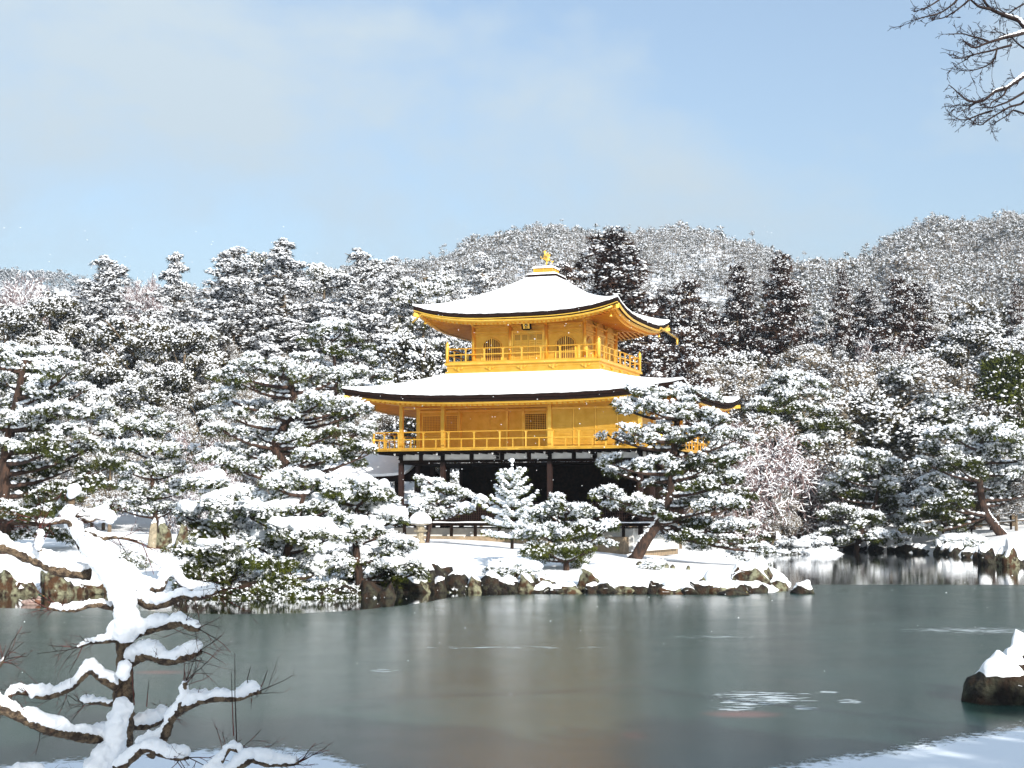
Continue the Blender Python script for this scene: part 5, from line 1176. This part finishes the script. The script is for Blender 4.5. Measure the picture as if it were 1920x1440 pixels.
rail_fence('farther snowy rail fence beyond the one at the right edge', (1700, 1780, 1860, 1940), 116, 24, 2)
# duck
p = W0(58, 1134); dkk = empty('duck', (p[0], p[1], 0), label='duck floating beside the mossy boulders at the left shore', cat='duck')
GREYB = mat('duck_body', (.34,.25,.22), .8, col2=(.22,.16,.14), scale=18); GREENH = mat('duck_head', (.01,.035,.02), .4); BROWNB = mat('duck_breast', (.13,.055,.03), .8)
m = MB(); V, F = I4; q = V.copy(); q[:, 0] *= .27; q[:, 1] *= .12; q[:, 2] = q[:, 2]*.10+.05; q[:, 2] += .07*np.clip(-q[:, 0]-.12, 0, 1)**1.0*1.6; q[:, 2] += .0
m.add(q, F); m.tube(smooth_path([(.17, 0, .08), (.22, 0, .16), (.22, 0, .22), (.235, 0, .25)], 8), np.linspace(.075, .04, 8), 10); V, F = I3; m.add(V*[.058, .045, .045]+[.245, 0, .255], F); body = m.build('duck_body', GREYB, dkk, smooth=True)
m = MB(); m.add(V*[.062, .048, .049]+[.246, 0, .256], F); m.build('head_feathers', GREENH, dkk, smooth=True)
m = MB(); m.tube([(.295, 0, .245), (.36, 0, .235)], [.022, .012], 8, flat=.4); m.build('beak', mat('beak', (.45,.33,.05), .5), dkk, smooth=True)
m = MB(); m.add(V*[.10, .10, .085]+[.175, 0, .075], F); m.build('breast_feathers', BROWNB, dkk, smooth=True)
m = MB(); m.tube([(-.24, 0, .10), (-.33, 0, .15)], [.05, .012], 8, flat=.4); m.build('tail', mat('duck_tail', (.75,.73,.7), .8), dkk, smooth=True)

# ------------------------------------------------------------------ foreground tree (pruned maple loaded with snow)
z4 = lambda pts: [(x/3.2, 1000+y/3.2) for x, y in pts]
z6 = lambda pts: [(x/3.0, 780+y/3.0) for x, y in pts]
z8 = lambda pts: [(40+x/8., 880+y/8.) for x, y in pts]
FY = 9.0; fk = FY/FPX
b0 = P(218, 1640, FY); ft = empty('maple_tree', (b0[0], b0[1], gz1(b0[0], b0[1])), label='snow-laden pruned maple with crooked limbs in the left foreground', cat='tree'); fo = np.array(ft.location)
frg = np.random.default_rng(17)
# (pixels path, depth at start, depth at end, bark radius start/end px, snow radius px, snow?)
LIMBS = [
 ('trunk', [(222,1700),(219,1560),(219,1440),(228,1370),(231,1320),(234,1260),(233,1200),(236,1150),(226,1105),(202,1060),(172,1025),(150,1000),(136,975),(133,945),(136,925)], 9.0, 9.25, 25, 6, None, None),
 ('limb', z4([(650,1235),(560,1222),(480,1212),(400,1200),(280,1168),(150,1115),(60,1068),(-30,1030),(-120,1000)]), 9.0, 8.5, 13, 9, 17, (0, 9)),
 ('limb', z4([(700,930),(660,895),(610,870),(545,815),(490,855),(430,925),(350,962),(260,980),(170,960),(90,945),(30,990)]), 9.0, 8.7, 9, 5, 13, (0, 11)),
 ('limb', z4([(540,240),(430,238),(330,215),(220,165),(120,120),(40,90),(-60,55),(-160,40)]), 9.15, 8.8, 12, 9, 17, (0, 9)),
 ('limb', z4([(705,440),(650,445),(600,425),(520,435),(440,465),(350,455),(290,452)]), 9.1, 8.8, 7, 3, 9, (0, 7)),
 ('limb', z4([(740,640),(680,640),(600,650),(540,655),(470,683)]), 9.05, 8.8, 6, 2.5, 8, (0, 5)),
 ('limb', z4([(740,1000),(660,1030),(600,1012),(520,1015),(480,1008)]), 9.05, 9.3, 6, 2.5, 9, (0, 4)),
 ('limb', z4([(760,330),(820,385),(900,436),(1000,425),(1090,372),(1170,388),(1250,375),(1310,347)]), 9.15, 8.8, 11, 3.5, 13, (0, 8)),
 ('limb', z4([(660,200),(780,250),(860,300),(960,350),(985,290),(1000,240),(1050,255),(1080,300),(1120,335),(1200,330),(1290,345)]), 9.2, 9.3, 9, 3, 15, (0, 11)),
 ('limb', z4([(780,620),(830,598),(900,572),(1000,558),(1080,528),(1140,562),(1190,572)]), 9.1, 8.85, 10, 7, 15, (0, 7)),
 ('limb', z4([(760,780),(800,762),(870,722),(940,745),(1020,768),(1100,745),(1200,705)]), 9.05, 8.85, 12, 8, 18, (0, 7)),
 ('limb', z4([(750,1160),(820,1155),(900,1150),(960,1120),(990,1075)]), 9.1, 9.3, 9, 7, 17, (0, 5)),
 ('limb', z4([(900,1330),(950,1260),(1000,1180),(1030,1100),(1090,1050),(1190,1008),(1320,985),(1440,990),(1500,960),(1560,945)]), 8.9, 8.7, 11, 5, 14, (0, 9)),
 ('limb', z4([(1080,1045),(1095,990),(1105,935),(1112,890)]), 8.8, 8.75, 6, 4, 9, (2, 4)),
 ('limb', z4([(700,1420),(780,1360),(840,1300),(900,1290),(980,1330),(1060,1350),(1130,1345)]), 8.8, 8.7, 10, 4, 15, (0, 7)),
 ('limb', z4([(1200,1470),(1300,1400),(1340,1330),(1375,1285),(1450,1310)]), 8.5, 8.6, 8, 4, 12, (0, 5)),
 ('limb', z4([(1250,1480),(1400,1420),(1500,1345),(1600,1380),(1700,1385),(1790,1375)]), 8.5, 8.7, 11, 4, 15, (0, 6)),
 ('limb', z4([(60,1480),(130,1430),(200,1415),(270,1440)]), 8.6, 8.7, 8, 5, 14, (0, 4)),
 ('limb', z6([(470,760),(430,690),(400,615),(380,590),(330,595),(260,612),(215,600)]), 9.2, 8.9, 7, 3, 9, (2, 7)),
 ('limb', z6([(425,690),(470,668),(520,655),(560,690),(640,680),(720,690),(800,720)]), 9.2, 9.35, 7, 2, 7, (0, 7)),
 ('limb', z6([(405,560),(440,560),(500,600),(560,560),(600,540)]), 9.2, 9.3, 5, 2, 13, (0, 5)),
 ('limb', z8([(690,760),(660,690),(740,700),(850,705)]), 9.2, 9.1, 5, 3, 8, (0, 4)),
 ('limb', z4([(240,110),(235,60),(240,20),(232,-20)]), 8.9, 8.9, 5, 3, 9, (0, 4)),
 ('limb', z4([(-60,840),(0,790),(20,760)]), 8.6, 8.6, 5, 3, 9, (0, 3)),
]
sn_c = []; sn_r = []; tips = []; lobj = []
def tonp(pts, y0, y1):
    n = len(pts); return np.array([P(u, v, y0+(y1-y0)*i/max(1, n-1)) for i, (u, v) in enumerate(pts)])
for name, pts, y0, y1, r0, r1, srad, rng_ in LIMBS:
    q = tonp(pts, y0, y1); n = len(q)*7; t = np.linspace(0, 1, n); tt = np.linspace(0, 1, len(q))
    # Catmull-like smoothing
    pth = np.stack([np.interp(t, tt, q[:, k]) for k in range(3)], -1)
    for _ in range(6): pth[1:-1] = (pth[:-2]+2*pth[1:-1]+pth[2:])/4
    rad = (r0+(r1-r0)*t)*fk*(1+.10*np.sin(t*23+len(q))+.06*frg.normal(0, 1, n)); m = MB().tube(pth-fo, rad, 12)
    m.build(name, BARKF, ft, smooth=True)
    if name == 'limb': tips.append((pth, rad))
    if srad:
        seg = np.linalg.norm(np.diff(pth, axis=0), axis=1); L_ = np.concatenate([[0], np.cumsum(seg)]); m_ = int(L_[-1]/.011)
        s = np.linspace(0, L_[-1], m_); c = np.stack([np.interp(s, L_, pth[:, k]) for k in range(3)], -1); rb = np.interp(s, L_, rad)
        lump = 1+.22*np.sin(s*17+frg.uniform(0, 6))+.14*np.sin(s*41+frg.uniform(0, 6)); sr = srad*.68*fk*lump*np.clip(np.minimum(s/.05+.55, (L_[-1]-s)/.06+.35), 0, 1)
        hor = np.ones(m_)
        sn_c.append(c+np.stack([np.zeros(m_), -rb*.15, rb*.35+sr*.75], -1)+frg.normal(0, .0025, (m_, 3))); sn_r.append(sr)
        for sgn in (-1, 1): sn_c.append(c+np.stack([np.zeros(m_), sgn*rb*.55, rb*.25+sr*.35], -1)); sn_r.append(sr*.55)
# snow plastered on the upper trunk and forks: centre line with wide radius
for pts, y0, y1, ra in ((z4([(640,1430),(660,1350),(690,1270),(700,1190),(720,1110),(735,1050),(725,1015)]), 8.93, 8.93, (26,24,21,19,19,17,14)),
                        (z4([(760,600),(762,540),(760,480),(752,410),(735,340),(700,270),(640,200),(600,140),(560,90),(530,50),(510,35)]), 8.95, 9.05, (24,25,23,22,26,30,31,27,24,19,14)),
                        (z4([(700,600),(720,570),(800,560),(850,560)]), 8.97, 8.97, (14,19,19,13)), (z4([(720,250),(800,290),(860,320)]), 9.05, 9.1, (22,18,15)),
                        (z4([(735,860),(740,820),(745,780)]), 8.93, 8.93, (8,11,9)), (z4([(640,1290),(600,1340),(580,1400)]), 8.9, 8.9, (14,18,22)), (z4([(880,1290),(860,1250),(900,1240)]), 8.85, 8.85, (14,13,11)),
                        (z6([(460,700),(440,660),(420,620),(380,560),(400,520)]), 9.1, 9.15, (11,12,14,15,10)), (z6([(395,450),(412,415),(420,405)]), 9.2, 9.2, (7,10,8)), (z6([(520,560),(580,545),(620,580)]), 9.3, 9.3, (16,17,11))):
    q = tonp(pts, y0, y1); t = np.linspace(0, 1, 60); tt = np.linspace(0, 1, len(q)); c = np.stack([np.interp(t, tt, q[:, k]) for k in range(3)], -1); r = np.interp(t, tt, ra)*fk*.80
    sn_c.append(c+frg.normal(0, .006, c.shape)); sn_r.append(r*(1+.08*frg.normal(0, 1, 60)))
cc = np.concatenate(sn_c); rr = np.concatenate(sn_r)
extra = frg.integers(0, len(cc), 500); cc = np.concatenate([cc, cc[extra]+frg.normal(0, 1, (500, 3))*rr[extra][:, None]*.55]); rr = np.concatenate([rr, rr[extra]*frg.uniform(.35, .7, 500)])
v_, f_ = blobs(cc-fo, np.maximum(rr, .006), I2, frg, .92, .0)
so_ = MB().add(v_, f_).build('snow_load', SNOW, ft, smooth=True)
md = so_.modifiers.new('r', 'REMESH'); md.mode = 'VOXEL'; md.voxel_size = .0095; md.use_smooth_shade = True
ms = so_.modifiers.new('s', 'SMOOTH'); ms.factor = .5; ms.iterations = 2
tx = bpy.data.textures.new('snow_lumps', 'CLOUDS'); tx.noise_scale = .03
mdp = so_.modifiers.new('d', 'DISPLACE'); mdp.texture = tx; mdp.strength = .022; mdp.mid_level = .5; mdp.texture_coords = 'LOCAL'
tx2 = bpy.data.textures.new('snow_grain', 'CLOUDS'); tx2.noise_scale = .012
mdq = so_.modifiers.new('e', 'DISPLACE'); mdq.texture = tx2; mdq.strength = .012; mdq.mid_level = .5; mdq.texture_coords = 'LOCAL'
bpy.context.view_layer.update()
me = bpy.data.meshes.new_from_object(so_.evaluated_get(bpy.context.evaluated_depsgraph_get())); so_.modifiers.clear(); so_.data = me
# red and brown twigs
TA, TB, RA, RB = [], [], [], []
def twig(p, d, L_, r, lv, g_):
    n = 4
    for i in range(n):
        q = p+d*L_/n; TA.append(p); TB.append(q); RA.append(r); RB.append(r*.85); r *= .85; p = q; d = d+g_.normal(0, .12, 3); d /= np.linalg.norm(d)
        if lv < 2 and g_.random() < .55:
            e_ = d+g_.normal(0, .55, 3); e_ /= np.linalg.norm(e_); twig(p, e_, L_*g_.uniform(.4, .7), r*.75, lv+1, g_)
for pth, rad in tips:
    nb_ = 7
    for _ in range(nb_):
        i = int(len(pth)*frg.uniform(.35, 1)**.6)-1; out = pth[i]-pth[max(0, i-6)]; out /= np.linalg.norm(out)+1e-9; d = out+frg.normal(0, .6, 3)*[1, .7, 1]; d /= np.linalg.norm(d)
        twig(pth[i], d, frg.uniform(.06, .20), .0026, 0, frg)
    for _ in range(2): d = (pth[-1]-pth[-8]); d = d/np.linalg.norm(d)+frg.normal(0, .45, 3); twig(pth[-1], d/np.linalg.norm(d), frg.uniform(.12, .26), .003, 0, frg)
for (u, v0, v1, y) in ((444,1395,1225,8.6),(438,1380,1260,8.65),(275,1325,1275,9.0),(252,1322,1240,9.0),(465,1285,1250,8.7)):
    a_, b_ = P(u, v0, y), P(u+frg.uniform(-6, 6), v1, y); mm = (a_+b_)/2+frg.normal(0, .01, 3); TA += [a_, mm]; TB += [mm, b_]; RA += [.004, .003]; RB += [.003, .0015]
mb = MB(); TA, TB, RA, RB = map(np.array, (TA, TB, RA, RB)); sel = frg.random(len(TA)) < .4
MB().segs(TA[sel]-fo, TB[sel]-fo, RA[sel], RB[sel], 4).build('twigs', TWIGR, ft); MB().segs(TA[~sel]-fo, TB[~sel]-fo, RA[~sel], RB[~sel], 4).build('twigs', TWIGD, ft)

# ------------------------------------------------------------------ overhanging bare tree at the top right
z9 = lambda pts: [(1640+x/5.54, y/5.54) for x, y in pts]
OY = 11.0; ok = OY/FPX; org = np.array([11.5, 8.5, gz1(11.5, 8.5)])
ot = empty('maple_tree', tuple(org), label='bare maple whose dark snow-lined twigs hang in from the top right corner', cat='tree'); org_ = np.array(ot.location)
forks = np.array([8.6, 9.6, 6.6])
OL = [([(1700,420),(1551,280),(1500,210),(1400,180),(1300,140),(1200,95),(1140,20),(1120,-60)], 6, 2.2, 10.9, 11.2),
      ([(1200,95),(1080,70),(1000,0),(960,-60)], 3, 1.5, 11.0, 10.8), ([(1000,-30),(970,10),(860,100),(760,165),(700,190),(620,200)], 2.4, .9, 10.8, 10.6), ([(900,-60),(830,30),(740,100),(660,145),(560,165),(470,190),(380,215)], 2.4, .8, 10.7, 10.5),
      ([(720,-40),(640,20),(560,70),(480,100),(420,118)], 2, .7, 10.7, 10.4),
      ([(1720,280),(1551,340),(1480,362),(1400,380),(1320,400),(1250,420),(1130,460),(1060,495),(1000,490),(930,430)], 4.6, 1.2, 10.9, 10.6), ([(1180,430),(1100,400),(1060,390),(990,372),(930,350),(830,352),(740,355)], 2.2, .7, 10.8, 10.4),
      ([(1420,470),(1300,500),(1200,530),(1100,550),(1040,565),(980,580),(880,610),(800,600)], 2.6, .8, 10.8, 10.5), ([(1000,575),(950,620),(860,670)], 1.6, .6, 10.7, 10.6), ([(1270,510),(1255,580),(1240,620),(1200,660),(1150,690),(1080,715),(1000,735),(940,738),(880,715)], 2, .7, 10.9, 10.8),
      ([(1720,640),(1551,790),(1500,825),(1450,860),(1370,920),(1300,935),(1250,950),(1190,1000),(1130,1050),(1050,1058),(970,1050),(930,1020),(870,970),(820,920),(770,880)], 4.6, .8, 10.9, 10.5),
      ([(1370,920),(1355,960),(1340,990),(1270,1030),(1215,1060),(1200,1100)], 2.4, 1, 10.8, 10.7), ([(1551,960),(1450,1020),(1380,1060),(1300,1090),(1220,1118),(1130,1120),(1050,1120)], 2.8, .8, 10.9, 10.7), ([(1050,1065),(970,1095),(880,1090),(805,1100)], 1.5, .6, 10.7, 10.5), ([(1050,1070),(960,1130),(850,1170)], 1.5, .6, 10.7, 10.6),
      ([(1220,1150),(1090,1190),(1020,1220),(950,1245),(900,1245),(850,1232)], 2.2, .8, 10.8, 10.6), ([(1520,1080),(1400,1110),(1300,1170),(1200,1230),(1150,1270),(1100,1303),(1010,1275)], 2.4, .8, 10.9, 10.7), ([(1551,500),(1480,450),(1440,400),(1300,330),(1200,340)], 2, .8, 11, 10.8),
      ([(1551,40),(1480,80),(1380,150),(1280,90),(1250,20)], 2, .8, 11.2, 11.0), ([(1551,1180),(1440,1140),(1380,1200),(1290,1250),(1240,1280)], 2, .7, 11.2, 11.0)]
org2 = np.random.default_rng(23); TA, TB, RA, RB = [], [], [], []; osn_c, osn_r = [], []
main = MB(); main_snow = MB(); mains = []
def addline(pth, rad):
    TA.extend(pth[:-1]); TB.extend(pth[1:]); RA.extend(rad[:-1]); RB.extend(rad[1:])
for pi, (pts, r0, r1, y0, y1) in enumerate(OL):
    q = tonp(z9(pts), y0, y1); n = len(q)*5; t = np.linspace(0, 1, n); tt = np.linspace(0, 1, len(q)); pth = np.stack([np.interp(t, tt, q[:, k]) for k in range(3)], -1)
    for _ in range(2): pth[1:-1] = (pth[:-2]+2*pth[1:-1]+pth[2:])/4
    rad = np.linspace(r0, r1, n)*ok*.95; main.tube(pth-org_, rad, 6)
    if pi in (0, 5, 10):
        cp = smooth_path([forks if pi % 2 else forks+[.1, 0, .5], (forks+pth[0])/2+[0, 0, .15], pth[0]], 24); mains.append(cp); main.tube(cp-org_, np.linspace(.05, rad[0], 24), 6)
    elif pts[0][0] >= 1520:                        # outside limbs spring from the nearest main limb
        allp = np.concatenate([m_[6:-2] for m_ in mains]); tgt_ = allp[np.argmin(np.linalg.norm(allp-pth[0]-[.35, 0, 0], axis=1))]
        main.tube(smooth_path([tgt_, (tgt_+pth[0])/2+[0, 0, .04], pth[0]], 8)-org_, np.linspace(.02, rad[0], 8), 5)
    for i in range(2, n, 2):                       # side twigs
        for _ in range(1 if org2.random() < .8 else 0):
            out = pth[i]-pth[i-2]; out /= np.linalg.norm(out)+1e-9; d = out+org2.normal(0, .55, 3)*[1, .9, 1]+[-.15, 0, .05]; d /= np.linalg.norm(d); twig(pth[i], d, org2.uniform(.04, .11), .0020, 0, org2)
    if r0 > 4:                                     # a thin ridge of snow on the thick limbs only
        kk = int(n*.5); main_snow.tube(pth[:kk]-org_+np.stack([np.zeros(kk), np.zeros(kk), rad[:kk]*1.05], -1), rad[:kk]*np.linspace(.95, .3, kk)*(1+.35*np.sin(np.arange(kk)*2.1)), 6)
main.tube([(0, 0, -.2), (-.3, 0, 2), (-1.3, .5, 4.6), tuple(forks-org_), tuple(forks-org_+[.1, 0, .5])], [.15, .12, .10, .075, .05], 10)
main.build('trunk', mat('dark_bark', (.014,.009,.009), .9, col2=(.03,.02,.017), scale=20), ot, smooth=True)
TA, TB, RA, RB = map(np.array, (TA, TB, RA, RB)); MB().segs(TA-org_, TB-org_, np.maximum(RA, .0018), np.maximum(RB, .0014), 3).build('twigs', TWIGD, ot)
main_snow.build('snow_load', SNOW, ot, smooth=True)

# ------------------------------------------------------------------ drifting snowflakes
g_ = np.random.default_rng(77); n = 1500; Yf = g_.uniform(20, 72, n); u = g_.uniform(0, 1920, n); v = g_.uniform(420, 1400, n); pts = np.array([P(a_, b_, y_) for a_, b_, y_ in zip(u, v, Yf)]); pts = pts[pts[:, 2] > .1]
v_, f_ = blobs(pts, g_.uniform(.3, .8, len(pts))*pts[:, 1]/FPX*1.3, I1, g_, .8, .3); tag(MB().add(v_, f_).build('snowflakes', SNOWF), 'sparse snowflakes drifting in the air over the pond', 'snow', kind='stuff')
# haze over the far hills
hz = bpy.data.materials.new('haze_air'); hz.use_nodes = True; t = hz.node_tree; t.nodes.remove(t.nodes['Principled BSDF']); pv = t.nodes.new('ShaderNodeVolumePrincipled')
pv.inputs['Color'].default_value = (.80,.88,.97,1); pv.inputs['Density'].default_value = .0003; pv.inputs['Anisotropy'].default_value = .45; t.links.new(pv.outputs[0], t.nodes['Material Output'].inputs['Volume'])
HAZE = True
if HAZE: tag(MB().box(-2200, 2200, -60, 2400, -3, 330).build('haze', hz), kind='stuff')
